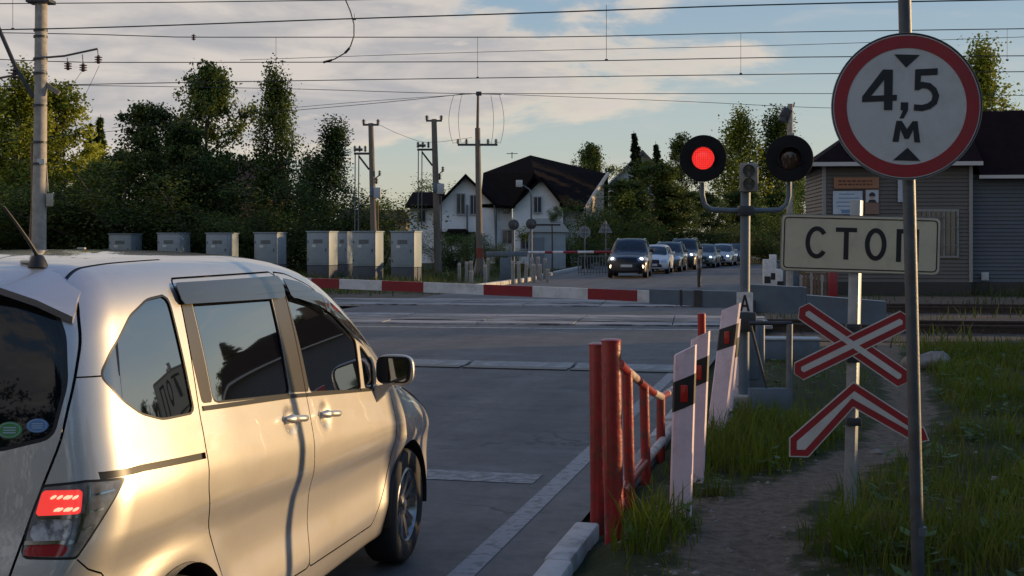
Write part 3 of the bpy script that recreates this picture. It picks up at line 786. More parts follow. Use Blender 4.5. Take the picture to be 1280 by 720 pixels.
    for v in (410,448,527): 
        m=MB(); p=loc(at(1066.5,v,Yf+.035)); m.box(p,(.09,.05,.05),bev=.004); m.build('clamp',DARKMET(),root,40)
    return root
def signal():
    Yp=13.1; base=gnd(930,515); base=Vector((base.x,Yp,0))
    root=thing('crossing_signal','double railway crossing signal on a blue-grey post with its red lamp lit','traffic signal',base)
    loc=lambda p: Vector(p)-base
    P=lambda u,v,dy=0: loc(at(u,v,Yp+dy))
    bg=BLUEGREY()
    m=MB(); m.tube([(0,0,-.1),P(930,400),P(931,360),P(932,240)],[.055,.055,.052,.050],18); m.tube([P(932,240),P(932,236)],[.05,.01],18); m.build('post',bg,root,40)
    m=MB(); m.box((0,0,.08),(.34,.34,.20),bev=.02); m.build('footing',CONC(),root)
    m=MB(); m.box(P(931,402,-.02),(.20,.20,.20),bev=.015); m.build('junction_box',DARKMET(),root,40)
    yaw=-.16
    for u,lit in ((879,True),(987,False)):
        c=P(u,198,-.12); F=faceM(c,yaw); X=F@Matrix.Rotation(PI/2,4,'X')
        m=MB(); m.lathe([(0,-.06),(.10,-.06),(.115,-.02),(.232,-.006),(.238,0),(.232,.006),(.118,.006),(.116,.004)],44,X); h=m.build('signal_head',mat('signal black',(.006,.007,.008),.75,(.012,.012,.014),6,spec=.25),root,40)
        m=MB(); L=.11   # hood: open tube cut away below
        vs=[];n=30
        for k_ in range(n+1):
            a=R(-38+256*k_/n); rr_=.118; 
            vs+= [(rr_*math.cos(a),-.004,rr_*math.sin(a)),(rr_*.98*math.cos(a),-L*(.55+.45*max(0,math.sin(a))),rr_*.98*math.sin(a)),(rr_*.95*math.cos(a),-L*(.55+.45*max(0,math.sin(a))),rr_*.95*math.sin(a)),(rr_*.96*math.cos(a),-.004,rr_*.96*math.sin(a))]
        fs=[(4*i+j,4*i+4+j,4*i+4+(j+1)%4,4*i+(j+1)%4) for i in range(n) for j in range(4)]
        m.add(vs,fs,F); m.build('hood',BLACK(),h,40)
        m=MB(); m.lathe([(.112,.002),(.10,.012),(.06,.022),(0,.026)],36,X)
        if lit:
            nm=bpy.data.materials.get('lit signal lens')
            if nm is None:
                nm=mat('lit signal lens',(.5,.01,.008),.25,emit=(1,.036,.03),estr=1.0,coat=.6)
                nt=nm.node_tree; N=nt.nodes; Lk=nt.links
                tc=N.new('ShaderNodeTexCoord'); mp=N.new('ShaderNodeMapping'); mp.inputs['Rotation'].default_value=(0,R(45),0); mp.inputs['Scale'].default_value=(230,230,230)
                Lk.new(tc.outputs['Object'],mp.inputs['Vector']); sp=N.new('ShaderNodeSeparateXYZ'); Lk.new(mp.outputs[0],sp.inputs[0])
                def m_(op,a,b=None):
                    n=N.new('ShaderNodeMath'); n.operation=op; Lk.new(a,n.inputs[0])
                    if b is None: pass
                    elif isinstance(b,(int,float)): n.inputs[1].default_value=b
                    else: Lk.new(b,n.inputs[1])
                    return n.outputs[0]
                p=m_('MULTIPLY',m_('SINE',sp.outputs['X']),m_('SINE',sp.outputs['Z'])); p=m_('ADD',m_('MULTIPLY',p,.42),.85)
                Lk.new(p,N['Principled BSDF'].inputs['Emission Strength'])
            m.build('lens',nm,h,60)
        else: m.build('lens',mat('dark lens',(.05,.025,.022),.2,coat=.8),h,60)
    m=MB(); 
    pts=[P(878,228,.02),P(878,244,.02),P(881,256,.02),P(889,262,.02),P(905,263,.01),P(932,263.5,.0),P(958,263,.01),P(975,262.5,.02),P(983,256,.02),P(986,245,.02),P(986,226,.02)]
    m.tube(pts,.027,12); m.build('lamp_bracket',bg,root,40)
    m=MB(); m.box(P(932,263.5),(.15,.16,.10),bev=.01); m.build('bracket_clamp',DARKMET(),root,40)
    c=P(936,222,-.05); F=faceM(c,yaw)
    m=MB(); m.box((0,0,0),(.185,.12,.29),M=F,bev=.012); b=m.build('lunar_light_box',mat('grey box paint',(.22,.22,.20),.55,(.27,.26,.24),8),root,40)
    for dz in (.068,-.068):
        m=MB(); X=F@Matrix.Translation((0,-.061,dz))@Matrix.Rotation(PI/2,4,'X'); m.lathe([(0,.004),(.052,.006),(.058,.022),(.062,.022),(.062,0)],24,X); m.build('lens',mat('dark grey lens',(.03,.033,.036),.2,coat=.6),b,40)
    F=faceM(P(931,379,-.075),-.10); k=Yp/FPX
    m=MB(); m.prism(rrect(.165,.225,.012),0,.006,F); pl=m.build('letter_plate',WHITEP(),root)
    m=MB(); m.prism([(-.050,-.082),(-.027,-.082),(.010,.085),(-.010,.085)],-.002,-.0005,F); m.prism([(.050,-.082),(.027,-.082),(-.010,.085),(.010,.085)],-.0024,-.0009,F); m.prism([(-.03,-.038),(.03,-.038),(.026,-.016),(-.026,-.016)],-.0028,-.0013,F); m.build('letter',SIGNK(),pl)
    return root
def barrier():
    piv=Vector((2.59,14.3,0))
    D=Vector((-.98,.20,0)).normalized()
    root=thing('barrier_gate','lowered crossing barrier with red and white arm and grey counterweight box','barrier gate',piv)
    def P(L,z): return D*L+Vector((0,0,z))
    zc=lambda L: 1.086+.031*L if L>0 else 1.086+.045*L
    Lu=lambda u: (2.59-14.3*(u-640)/FPX)/(.98+.20*(u-640)/FPX)
    nrm=Vector((-D.y,D.x,0))
    def beam(m,L0,L1,h0,h1,t0,t1,dz=0):
        vs=[]
        for L,h,t in ((L0,h0,t0),(L1,h1,t1)):
            c=P(L,zc(L)+dz)
            for sx,sz in ((-1,-1),(1,-1),(1,1),(-1,1)): vs.append(c+nrm*sx*t/2+Vector((0,0,sz*h/2)))
        m.add(vs,[(0,1,2,3),(7,6,5,4),(0,4,5,1),(1,5,6,2),(2,6,7,3),(3,7,4,0)])
    bg=BLUEGREY()
    arm=None
    m=MB(); beam(m,Lu(940),Lu(872),.20,.175,.12,.10); beam(m,Lu(872)+.004,Lu(812),.172,.165,.09,.08); a=m.build('arm_root',bg,root)
    m=MB(); beam(m,Lu(878),Lu(868),.185,.185,.12,.12); m.build('arm_clamp',DARKMET(),root); m=MB(); beam(m,Lu(853),Lu(850),.18,.18,.10,.10); m.build('arm_clamp',DARKMET(),root)
    us=[812,797,735,666,605,530,478,425,390,330,270,215]
    for i,(u0,u1) in enumerate(zip(us[:-1],us[1:])):
        m=MB(); beam(m,Lu(u0),Lu(u1),.128-.002*i,.126-.002*i,.06,.06); 
        m.build('arm_section',WHITEP() if i%2==0 else mat('barrier red',(.30,.017,.026),.45,(.24,.016,.022),5,dirt=(.14,.04,.03),dscale=6,damt=.5),root)
    m=MB(); beam(m,Lu(1008),Lu(936),.30,.30,.20,.18,.03); beam(m,Lu(1107),Lu(1008)-.003,.25,.30,.22,.205,-.055); m.build('counterweight',bg,root)
    m=MB(); beam(m,Lu(1003),Lu(1001),.31,.31,.21,.21,.03); m.build('weight_plate',bg,root)
    m=MB(); m.box((.0,.0,.44),(.46,.36,.86),rz=-.2,bev=.03); m.box((0,0,.02),(.6,.5,.10),rz=-.2,bev=.01); c=m.build('machine_cabinet',bg,root,40)
    m=MB(); m.box((-.02,-.19,.50),(.30,.02,.55),rz=-.2,bev=.005); m.build('door',bg,c,40)
    m=MB(); m.tube([Vector((0,-.16,1.05)),Vector((0,.16,1.05))],.05,16); m.box((.05,.17,.93),(.10,.03,.32)); m.box((.05,-.17,.93),(.10,.03,.32)); m.build('pivot',DARKMET(),root,40)
    return root
def equipment_frame():
    o=gnd(986,520); root=thing('steel_frame','thin grey steel frame with a blue-grey kick panel beside the signal post','steel frame',o)
    P=lambda u,v,dy=0: at(u,v,o.y+dy)-o
    m=MB(); m.tube([(0,0,-.05),P(987,405)],.032,10); m.build('upright',GALV(),root,40)
    m=MB(); m.tube([P(936,404,.0),P(990,404)],.022,10); m.build('rail',DARKMET(),root,40)
    m=MB(); m.tube([P(938,406),P(962,500)],.014,8); m.build('brace',DARKMET(),root,40)
    m=MB(); m.box((P(938,500)+P(986,500))/2,(.42,.06,.24),bev=.008); m.build('kick_panel',BLUEGREY(),root,40)
    o=gnd(982,452); root=thing('cable_trunking','low blue-grey trunking box lying in the grass behind the signal','cable box',(o.x,o.y,0))
    m=MB(); m.box((0,0,.17),(.92,.34,.30),rz=-.1,bev=.012); b=m.build('casing',BLUEGREY(),root,40)
    m=MB(); m.box((0,0,.335),(.96,.38,.03),rz=-.1,bev=.006); m.build('lid',mat('pale grey lid',(.40,.42,.43),.5,(.32,.34,.36),6),root,40)
def delineators():
    face=mat('pale pink-white plastic',(.80,.65,.73),.5,(.70,.57,.64),5,dirt=(.34,.29,.27),dscale=4,damt=.5)
    rt=mat('red reflector',(.42,.018,.015),.2,coat=.6)
    spec=[((850,655),(857,430),7.85,.137,0,'nearest pink-white marker post with black band behind the red pipe posts'),
          ((868,606),(876,413),9.18,.135,.1,'pink-white marker post just behind the nearest marker post'),
          ((893,556),(915,378),11.0,.16,.25,'tall marker post leaning to the right beside the signal post'),
          ((905,530),(917,398),12.1,.14,.3,'narrow white marker post mostly hidden behind the leaning one'),
          ((917,500),(923,402),14.0,.12,.3,'last white marker post in the row beside the signal post')]
    for (b,t,Y,w,yaw,lab) in spec:
        B=at(b[0],b[1],Y); B.z=0; T=at(t[0],t[1],Y)-B
        root=thing('marker_post',lab,'marker post',B,group='black-banded marker posts along the kerb')
        h=T.z; sx=T.x/h
        def S(x,y,z): return (x+sx*z,y,z)
        cs,sn=math.cos(-yaw-.12),math.sin(-yaw-.12)
        def body(m,z0,z1l,z1r,ww,th,off):
            prof=[(-ww/2,0),(-ww*.42,-th*.5),(-ww*.2,-th*.5),(0,-th*.62),(ww*.2,-th*.5),(ww*.42,-th*.5),(ww/2,0),(ww*.40,th*.5),(-ww*.40,th*.5)]
            n=len(prof); vs=[]
            for top in (0,1):
                for x,y in prof:
                    x2,y2=x*(1+off),y*(1+off*4)
                    zz=z0[0]+(z0[1]-z0[0])*(x/ww+.5) if not top else z1l+(z1r-z1l)*(x/ww+.5)
                    vs.append(S(cs*x2-sn*y2,sn*x2+cs*y2,zz))
            m.add(vs,[list(range(n))[::-1],list(range(n,2*n))]+[(i,(i+1)%n,n+(i+1)%n,n+i) for i in range(n)])
        m=MB(); body(m,(-.2,-.2),h-.07,h,w,.05,0); m.build('body',face,root,35)
        m=MB(); body(m,(h-.42,h-.36),h-.235,h-.175,w,.05,.02); bd=m.build('black_band',BLACK(),root,35)
        m=MB(); q=S(0,0,h-.30); m.box((q[0]-sn*-.034*0+sn*.036,q[1]-cs*.036,q[2]),(.045,.010,.105),rz=-yaw-.12,bev=.004); m.build('reflector',rt,bd,40)
def red_rail():
    # two fat pipe posts
    for (b,t,Y,r,lab) in (((769,678),(764,425),7.35,.0552,'thick red pipe post nearest the camera, its right edge catching the sun'),((749,648),(747,430),7.95,.0535,'thick dark red pipe post hidden half behind its neighbour at the kerb')):
        B=at(b[0],b[1],Y); B.z=0; T=at(t[0],t[1],Y)-B
        root=thing('bollard',lab,'bollard',B,group='fat red pipe posts at the kerb')
        m=MB(); m.tube([Vector((0,0,-.2)),T],[r*1.02,r],28); m.build('pipe',REDP(),root,40)
        m=MB(); m.tube([T-Vector((0,0,.015)),T,T+Vector((0,0,.006)),T+Vector((0,0,.008))],[r+.002,r+.003,r*.8,.002],28); m.build('end_cap',REDP(),root,40)
    B=gnd(805,590); B.z=0
    root=thing('guard_rail','low bent pipe railing striped red and white between the kerb and the marker posts','guard rail',B)
    P=lambda u,v,Y: at(u,v,Y)-B
    stripe=mat('white rail paint',(.55,.52,.48),.5,(.42,.30,.26),8,dirt=(.30,.08,.05),dscale=9,damt=.8)
    top=[P(775,455,8.1),P(783,463,8.46),P(795,473,8.95),P(805,482,9.37),P(817,491,9.9),P(827,496,10.4),P(834,492,10.75),P(843,486,11.1),P(856,482,11.8),P(868,478,12.6),P(879,470,14.0)]
    cols=[0,1,0,0,1,0,1,1,0,1]
    for i in range(len(top)-1):
        m=MB(); m.tube([top[i]-(top[i+1]-top[i])*.02,top[i+1]],.030,12); m.build('top_rail',stripe if cols[i] else REDP(),root,40)
    low=[P(779,616,8.15),P(783,606,8.46),P(806,577,9.37),P(829,550,10.4),P(841,531,11.2),P(858,508,12.6),P(872,490,14.0)]
    cc=[0,0,1,1,0,1]
    for i in range(len(low)-1):
        m=MB(); m.tube([low[i]-(low[i+1]-low[i])*.01,low[i+1]],.034,10); m.build('bottom_rail',stripe if cc[i] else REDP(),root,40)
    for (u0,v0,u1,v1,Y) in ((784,463,788,640,8.46),(805,482,808,592,9.37),(826,497,826,562,10.4)):
        m=MB(); a=P(u0,v0,Y); b=P(u1,v1,Y); b.z=-.1; m.tube([a,b],.036,14); m.build('upright',REDP(),root,40)
    Bq=at(878,480,15.6); Bq.z=0
    root=thing('bollard','short bright red post poking up behind the marker posts','bollard',Bq,group='fat red pipe posts at the kerb')
    T=at(877,392,15.6)-Bq; m=MB(); m.tube([Vector((0,0,-.1)),T],.050,20); m.build('pipe',mat('bright red paint',(.45,.02,.012),.45,(.36,.018,.012),6,dirt=(.15,.04,.03),dscale=9,damt=.4),root,40)
    m=MB(); m.tube([T,T+Vector((0,0,.01))],[.052,.03],20); m.build('end_cap',REDP(),root,40)
height_sign(); crossing_sign(); signal(); barrier(); equipment_frame(); delineators(); red_rail()
# ================================================================ the setting
def fnoise(x,y,s=1.0,seed=0):
    r=np.random.RandomState(seed); o=np.zeros_like(x)
    for k in range(9):
        a=r.uniform(0,2*PI); f=s*r.uniform(.5,3.2); o+=np.sin((x*math.cos(a)+y*math.sin(a))*f+r.uniform(0,6.28))/(1+.6*k)
    return o/2.6
PATH=[(1.05,4.2),(1.15,5.8),(1.32,7.2),(1.62,8.3),(2.35,9.5),(3.2,10.9),(4.05,12.9),(4.8,15.6),(5.3,17.6),(5.6,19.5),(6.4,22.5)]
def pathdist(x,y):
    return dist_line(PATH)(x,y)
def rcoord(x,y): return x*RR.x+y*RR.y
def scoord(x,y): return x*RD.x+y*RD.y
def ncoord(x,y): return x*TN.x+y*TN.y
def sstep(a,b,x):
    t=np.clip((x-a)/(b-a),0,1); return t*t*(3-2*t)
def gheight(x,y):
    r=rcoord(x,y); n=ncoord(x,y)
    z=.045+.035*fnoise(x,y,1.3,1)+.018*fnoise(x,y,4.5,2)
    pd=pathdist(x,y); z=z-.05*np.exp(-(pd/.35)**2)
    z=z+.10*sstep(2.5,6.5,x-.15*y)*sstep(4,8,y)*(1-sstep(18,22,n))
    z=z*sstep(-1.24,-1.1,r)+(-.06)*(1-sstep(-1.24,-1.1,r))
    trk=sstep(20.5,24,n)*(1-sstep(38.5,41,n))
    z=z*(1-trk)+(-.16)*trk
    far=sstep(38.5,42,n); z=z*(1-far)+(-.05)*far
    return z
def make_ground():
    xs=np.array([-600,-300,-150,-80,-50,-35,-25,-18,-14,-10,-7,-5]+list(np.arange(-3.6,13.01,.16))+[13.5,14.5,16,18,21,25,30,36,45,60,90,150,300,600.])
    ys=np.array([-60,-20,-5,0,2.5]+list(np.arange(3.6,24.01,.16))+list(np.arange(24.5,44,.7))+[46,49,53,58,65,75,90,110,150,220,350,600,1200.])
    X,Y=np.meshgrid(xs,ys); Z=gheight(X,Y); ny,nx=X.shape
    V=np.stack([X.ravel(),Y.ravel(),Z.ravel()],1); i=np.arange(ny*nx).reshape(ny,nx)
    F=np.stack([i[:-1,:-1].ravel(),i[:-1,1:].ravel(),i[1:,1:].ravel(),i[1:,:-1].ravel()],1)
    m=bpy.data.materials.new('soil and turf'); m.use_nodes=True; nt=m.node_tree; N=nt.nodes; L=nt.links; b=N['Principled BSDF']; b.inputs['Roughness'].default_value=.95; b.inputs['Specular IOR Level'].default_value=.2
    tc=N.new('ShaderNodeTexCoord')
    def nz(s,d=6,r=.6):
        n=N.new('ShaderNodeTexNoise'); n.inputs['Scale'].default_value=s; n.inputs['Detail'].default_value=d; n.inputs['Roughness'].default_value=r; L.new(tc.outputs['Object'],n.inputs['Vector']); return n.outputs['Fac']
    def rp(x,stops):
        n=N.new('ShaderNodeValToRGB'); e=n.color_ramp.elements
        e[0].position,e[0].color=stops[0][0],stops[0][1]+(1,); e[1].position,e[1].color=stops[1][0],stops[1][1]+(1,)
        for s in stops[2:]: k=e.new(s[0]); k.color=s[1]+(1,)
        L.new(x,n.inputs['Fac']); return n.outputs['Color']
    dirt=rp(nz(14,8,.7),[(.3,(.080,.062,.046)),(.7,(.215,.172,.130))])
    turf=rp(nz(6,8,.7),[(.3,(.022,.030,.012)),(.7,(.055,.062,.024))])
    at_=N.new('ShaderNodeAttribute'); at_.attribute_name='bare'
    ad=N.new('ShaderNodeMath'); ad.operation='ADD'; L.new(at_.outputs['Fac'],ad.inputs[0])
    s2=N.new('ShaderNodeMath'); s2.operation='MULTIPLY_ADD'; L.new(nz(3.5,7,.65),s2.inputs[0]); s2.inputs[1].default_value=1.6; s2.inputs[2].default_value=-.8; L.new(s2.outputs[0],ad.inputs[1])
    mr=N.new('ShaderNodeMapRange'); mr.inputs[1].default_value=.35; mr.inputs[2].default_value=.65; L.new(ad.outputs[0],mr.inputs[0])
    mx=N.new('ShaderNodeMix'); mx.data_type='RGBA'; L.new(mr.outputs[0],mx.inputs[0]); L.new(turf,mx.inputs[6]); L.new(dirt,mx.inputs[7]); L.new(mx.outputs[2],b.inputs['Base Color'])
    bp=N.new('ShaderNodeBump'); bp.inputs['Strength'].default_value=.7; bp.inputs['Distance'].default_value=.03; L.new(nz(30,8,.75),bp.inputs['Height']); L.new(bp.outputs['Normal'],b.inputs['Normal'])
    o=np_mesh('ground',V,F,m,smooth=True); tag(o,kind='structure')
    x,y=V[:,0],V[:,1]
    bare=.95*np.exp(-(pathdist(x,y)/.29)**2)+.35*np.exp(-((rcoord(x,y)+.75)/.45)**2)+.75*sstep(19,22,ncoord(x,y))*(1-sstep(40,44,ncoord(x,y)))
    bare=np.maximum(bare,.35*sstep(3.,1.2,np.hypot(x-2.1,y-7.9)))
    a=o.data.attributes.new('bare','FLOAT','POINT'); a.data.foreach_set('value',bare.astype(np.float32))
def strip(name,rows,mt,z=None,parent=None,kind='structure',sub=1):
    """sheet from rows of (left point, right point)"""
    V=[];F=[]
    for a,b in rows:
        for k in range(sub+1): V.append(tuple(Vector(a).lerp(Vector(b),k/sub)))
    n=sub+1
    for i in range(len(rows)-1):
        for k in range(sub): F.append((i*n+k,i*n+k+1,(i+1)*n+k+1,(i+1)*n+k))
    me=bpy.data.meshes.new(name); me.from_pydata(V,[],F); me.update(); o=link(name,me,mt,parent)
    if kind and parent is None: tag(o,kind=kind)
    return o
def road_material():
    m=bpy.data.materials.new('asphalt'); m.use_nodes=True; nt=m.node_tree; N=nt.nodes; L=nt.links; b=N['Principled BSDF']
    tc=N.new('ShaderNodeTexCoord'); mp=N.new('ShaderNodeMapping'); mp.inputs['Rotation'].default_value=(0,0,RA); L.new(tc.outputs['Object'],mp.inputs['Vector'])
    def nz(s,d=6,r=.6,st=None):
        v=mp.outputs[0]
        if st: q=N.new('ShaderNodeMapping'); q.inputs['Scale'].default_value=st; L.new(v,q.inputs['Vector']); v=q.outputs[0]
        n=N.new('ShaderNodeTexNoise'); n.inputs['Scale'].default_value=s; n.inputs['Detail'].default_value=d; n.inputs['Roughness'].default_value=r; L.new(v,n.inputs['Vector']); return n.outputs['Fac']
    def rp(x,p0,c0,p1,c1):
        n=N.new('ShaderNodeValToRGB'); e=n.color_ramp.elements; e[0].position=p0;e[0].color=c0+(1,);e[1].position=p1;e[1].color=c1+(1,); L.new(x,n.inputs['Fac']); return n.outputs['Color']
    def mul(a,c,f=1.0):
        n=N.new('ShaderNodeMix'); n.data_type='RGBA'; n.blend_type='MULTIPLY'; n.inputs[0].default_value=f; L.new(a,n.inputs[6]); L.new(c,n.inputs[7]); return n.outputs[2]
    base=rp(nz(1.1,7,.6),.32,(.078,.075,.076),.70,(.134,.129,.129))
    fine=rp(nz(160,3,.7),.3,(.62,.62,.62),.75,(1.25,1.25,1.25))
    wear=rp(nz(.9,5,.6,(2.2,.10,1)),.35,(.78,.77,.76),.65,(1.12,1.12,1.12))   # long streaks where wheels run
    c=mul(mul(mul(base,fine,.8),wear,.9),rp(nz(9,7,.75),.35,(.70,.70,.71),.66,(1.25,1.24,1.22)),.9)
    vo=N.new('ShaderNodeTexVoronoi'); vo.feature='DISTANCE_TO_EDGE'; vo.inputs['Scale'].default_value=.42
    w=N.new('ShaderNodeVectorMath'); w.operation='ADD'; nn=N.new('ShaderNodeTexNoise'); nn.inputs['Scale'].default_value=1.7; nn.inputs['Detail'].default_value=5; L.new(mp.outputs[0],nn.inputs['Vector']); L.new(mp.outputs[0],w.inputs[0]); L.new(nn.outputs['Color'],w.inputs[1]); L.new(w.outputs[0],vo.inputs['Vector'])
    cr=rp(vo.outputs['Distance'],.003,(.35,.35,.35),.012,(1,1,1)); gate=rp(nz(.35,3,.5),.48,(0,0,0),.56,(1,1,1))
    n=N.new('ShaderNodeMix'); n.data_type='RGBA'; L.new(gate,n.inputs[0]); n.inputs[6].default_value=(1,1,1,1); L.new(cr,n.inputs[7])
    c=mul(c,n.outputs[2])
    # dust along the kerb and darker polished wheel tracks, set out across the road width
    sx=N.new('ShaderNodeSeparateXYZ'); L.new(mp.outputs[0],sx.inputs[0]); xr=sx.outputs['X']
    def ma(op,a,b_=None):
        n=N.new('ShaderNodeMath'); n.operation=op
        for i,q in enumerate((a,b_)):
            if q is None: continue
            if isinstance(q,(int,float)): n.inputs[i].default_value=q
            else: L.new(q,n.inputs[i])
        return n.outputs[0]
    def mrp(q,a,b_): 
        n=N.new('ShaderNodeMapRange'); n.interpolation_type='SMOOTHSTEP'; n.inputs[1].default_value=a; n.inputs[2].default_value=b_; L.new(q,n.inputs[0]); return n.outputs[0]
    def mixc(f,a,cc):
        n=N.new('ShaderNodeMix'); n.data_type='RGBA'; L.new(f,n.inputs[0]); L.new(a,n.inputs[6]); n.inputs[7].default_value=cc+(1,); return n.outputs[2]
    dust=ma('MULTIPLY',mrp(ma('ADD',xr,ma('MULTIPLY',nz(1.6,6,.7),.9)),-1.55,-1.0),ma('MULTIPLY',mrp(nz(5,6,.7),.35,.6),.75))
    c=mixc(dust,c,(.17,.155,.14))
    for rc in (-2.65,-4.15,-6.6,-8.2):
        tr=ma('MULTIPLY',mrp(ma('ABSOLUTE',ma('SUBTRACT',xr,rc)),.55,.1),ma('MULTIPLY',mrp(nz(.8,4,.6,(1,.15,1)),.3,.6),.40)); c=mixc(tr,c,(.055,.055,.058))
    st=ma('MULTIPLY',mrp(nz(.55,6,.65),.55,.62),.6); c=mixc(st,c,(.048,.048,.052))
    pale=ma('MULTIPLY',mrp(nz(.8,7,.7,(.6,1.6,1)),.58,.70),.45); c=mixc(pale,c,(.20,.20,.205))
    L.new(c,b.inputs['Base Color'])
    mr=N.new('ShaderNodeMapRange'); mr.inputs[3].default_value=.5; mr.inputs[4].default_value=.8; L.new(nz(2.5),mr.inputs[0]); L.new(mr.outputs[0],b.inputs['Roughness'])
    bp=N.new('ShaderNodeBump'); bp.inputs['Strength'].default_value=.35; bp.inputs['Distance'].default_value=.01; L.new(nz(140,4,.7),bp.inputs['Height']); L.new(bp.outputs['Normal'],b.inputs['Normal'])
    return m
def worn_paint(name,c,under=(.10,.10,.105),lo=.42,hi=.56,sc=9):
    return mat(name,under,.6,c,sc,lo=lo,hi=hi,bump=.1,bscale=120)
def make_road():
    am=road_material()
    rows=[]
    for s in (-12,0,10,20,30,40): rows.append((road(s,-11.6),road(s,-1.42)))
    rows+= [(Vector((.66,53,0)),Vector((10.9,51.5,0))),(Vector((3.4,71,0)),Vector((16.6,68,0))),(Vector((6.3,90,0)),Vector((23.5,87,0))),(Vector((12,112,0)),Vector((31,108,0))),(Vector((22,140,0)),Vector((42,135,0)))]
    strip('road',rows,am)
    L_=worn_paint('worn road paint',(.25,.25,.26),lo=.34,hi=.50,sc=14)
    strip('edge_line',[(road(s,-1.875,.004),road(s,-1.735,.004)) for s in (2,6,10,14,18,22.5)],L_)
    strip('stop_line',[(road(9.02,-4.9,.004),road(9.40,-4.9,.004)),(road(9.02,-1.98,.004),road(9.40,-1.98,.004))],worn_paint('very worn road paint',(.27,.27,.275),lo=.40,hi=.62,sc=12))
    wl=worn_paint('worn line paint',(.48,.48,.47),lo=.36,hi=.5)
    strip('crossing_line',[(TD*t+TN*25.05+Vector((0,0,.004)),TD*t+TN*25.2+Vector((0,0,.004))) for t in (-8.8,-6,-3,1.0)],wl)
    # kerb of white painted stones
    rnd=random.Random(4)
    km=mat('whitewashed kerb stone',(.52,.51,.50),.75,(.42,.41,.39),7,bump=.25,bscale=40,dirt=(.17,.155,.14),dscale=5,damt=.85)
    kp=mat('bare kerb stone',(.24,.22,.205),.85,(.32,.29,.27),7,bump=.3,bscale=40,dirt=(.13,.11,.09),dscale=5,damt=.6)
    k=thing('kerb','line of whitewashed kerb stones beside the right edge of the road','kerb',road(7,-1.33))
    for s0,s1 in ((3.6,4.75),(4.78,5.85),(5.88,6.78),(6.80,7.72),(8.25,9.2),(9.22,10.2),(10.22,11.2),(11.22,12.2),(12.22,13.3)):
        m=MB(); c=road((s0+s1)/2,-1.345+rnd.uniform(-.012,.012),.0); m.box(c-k.location-Vector((0,0,.062)),(.15,s1-s0,.23+rnd.uniform(-.03,.01)),rz=-RA+rnd.uniform(-.012,.012),bev=.018)
        m.build('kerb_stone',km if rnd.random()<.62 or 5.8<s0<7 else kp,k,40)
    k=thing('kerb','pale kerb of the far verge running up to the waiting cars','kerb',(.66,53,0))
    pts=[Vector((.66,53,0)),Vector((2.0,62,0)),Vector((3.4,71,0)),Vector((6.3,90,0))]
    for a,b in zip(pts[:-1],pts[1:]):
        n=max(1,int((b-a).length/2.2))
        for i in range(n):
            p=a.lerp(b,i/n);q=a.lerp(b,(i+.96)/n); m=MB(); m.box((p+q)/2-k.location+Vector((-.1,0,.03)),(.22,(q-p).length,.24),rz=-math.atan2((q-p).x,(q-p).y),bev=.02); m.build('kerb_stone',km,k,40)
    pts=[road(43,-11.7),Vector((.66,53,0))]; 
    for i in range(4):
        p=pts[0].lerp(pts[1],i/4);q=pts[0].lerp(pts[1],(i+.96)/4); m=MB(); m.box((p+q)/2-k.location+Vector((-.1,0,.03)),(.22,(q-p).length,.24),rz=-math.atan2((q-p).x,(q-p).y),bev=.02); m.build('kerb_stone',km,k,40)
    # steel flap plates of the vehicle barrier across the lane
    pm=mat('worn steel plate',(.16,.16,.165),.5,(.30,.30,.30),5,metal=.5,bump=.1,dirt=(.09,.07,.055),dscale=4,damt=.6)
    for i,(r0,r1) in enumerate(((-1.75,-3.2),(-3.23,-4.7),(-4.73,-6.2),(-6.23,-7.8))):
        s0=17.35; c=road(s0,(r0+r1)/2)
        t=thing('flap_plate',['steel flap plate flush in the road at the right edge','second steel flap plate from the right road edge','third steel flap plate from the right road edge','fourth steel flap plate beside the minivan mirror'][i],'road plate',c,-RA,'steel plates set across the lane')
        m=MB(); m.add([(-.72,-.20,.008),(.72,-.20,.008),(.72,.20,.045),(-.72,.20,.045),(-.72,-.20,-.03),(.72,-.20,-.03),(.72,.20,-.03),(-.72,.20,-.03)],[(0,1,2,3),(4,7,6,5),(0,4,5,1),(1,5,6,2),(2,6,7,3),(3,7,4,0)]); m.build('plate',pm,t)
        m=MB(); m.box((0,-.34,.006),(1.44,.26,.02)); m.build('hinge_slot',BLACK(),t)
    if True:
        m=MB(); 
        for k_ in range(9):
            a=PI*k_/8; m.box((math.cos(a)*.16,math.sin(a)*.09,.02),(.07,.05,.035),rz=a)
        o=thing('hinge_ring','pale half ring hinge cover lying on the road by the marker posts','hinge cover',road(17.5,-2.3)); m.build('ring',WHITEP(),o)
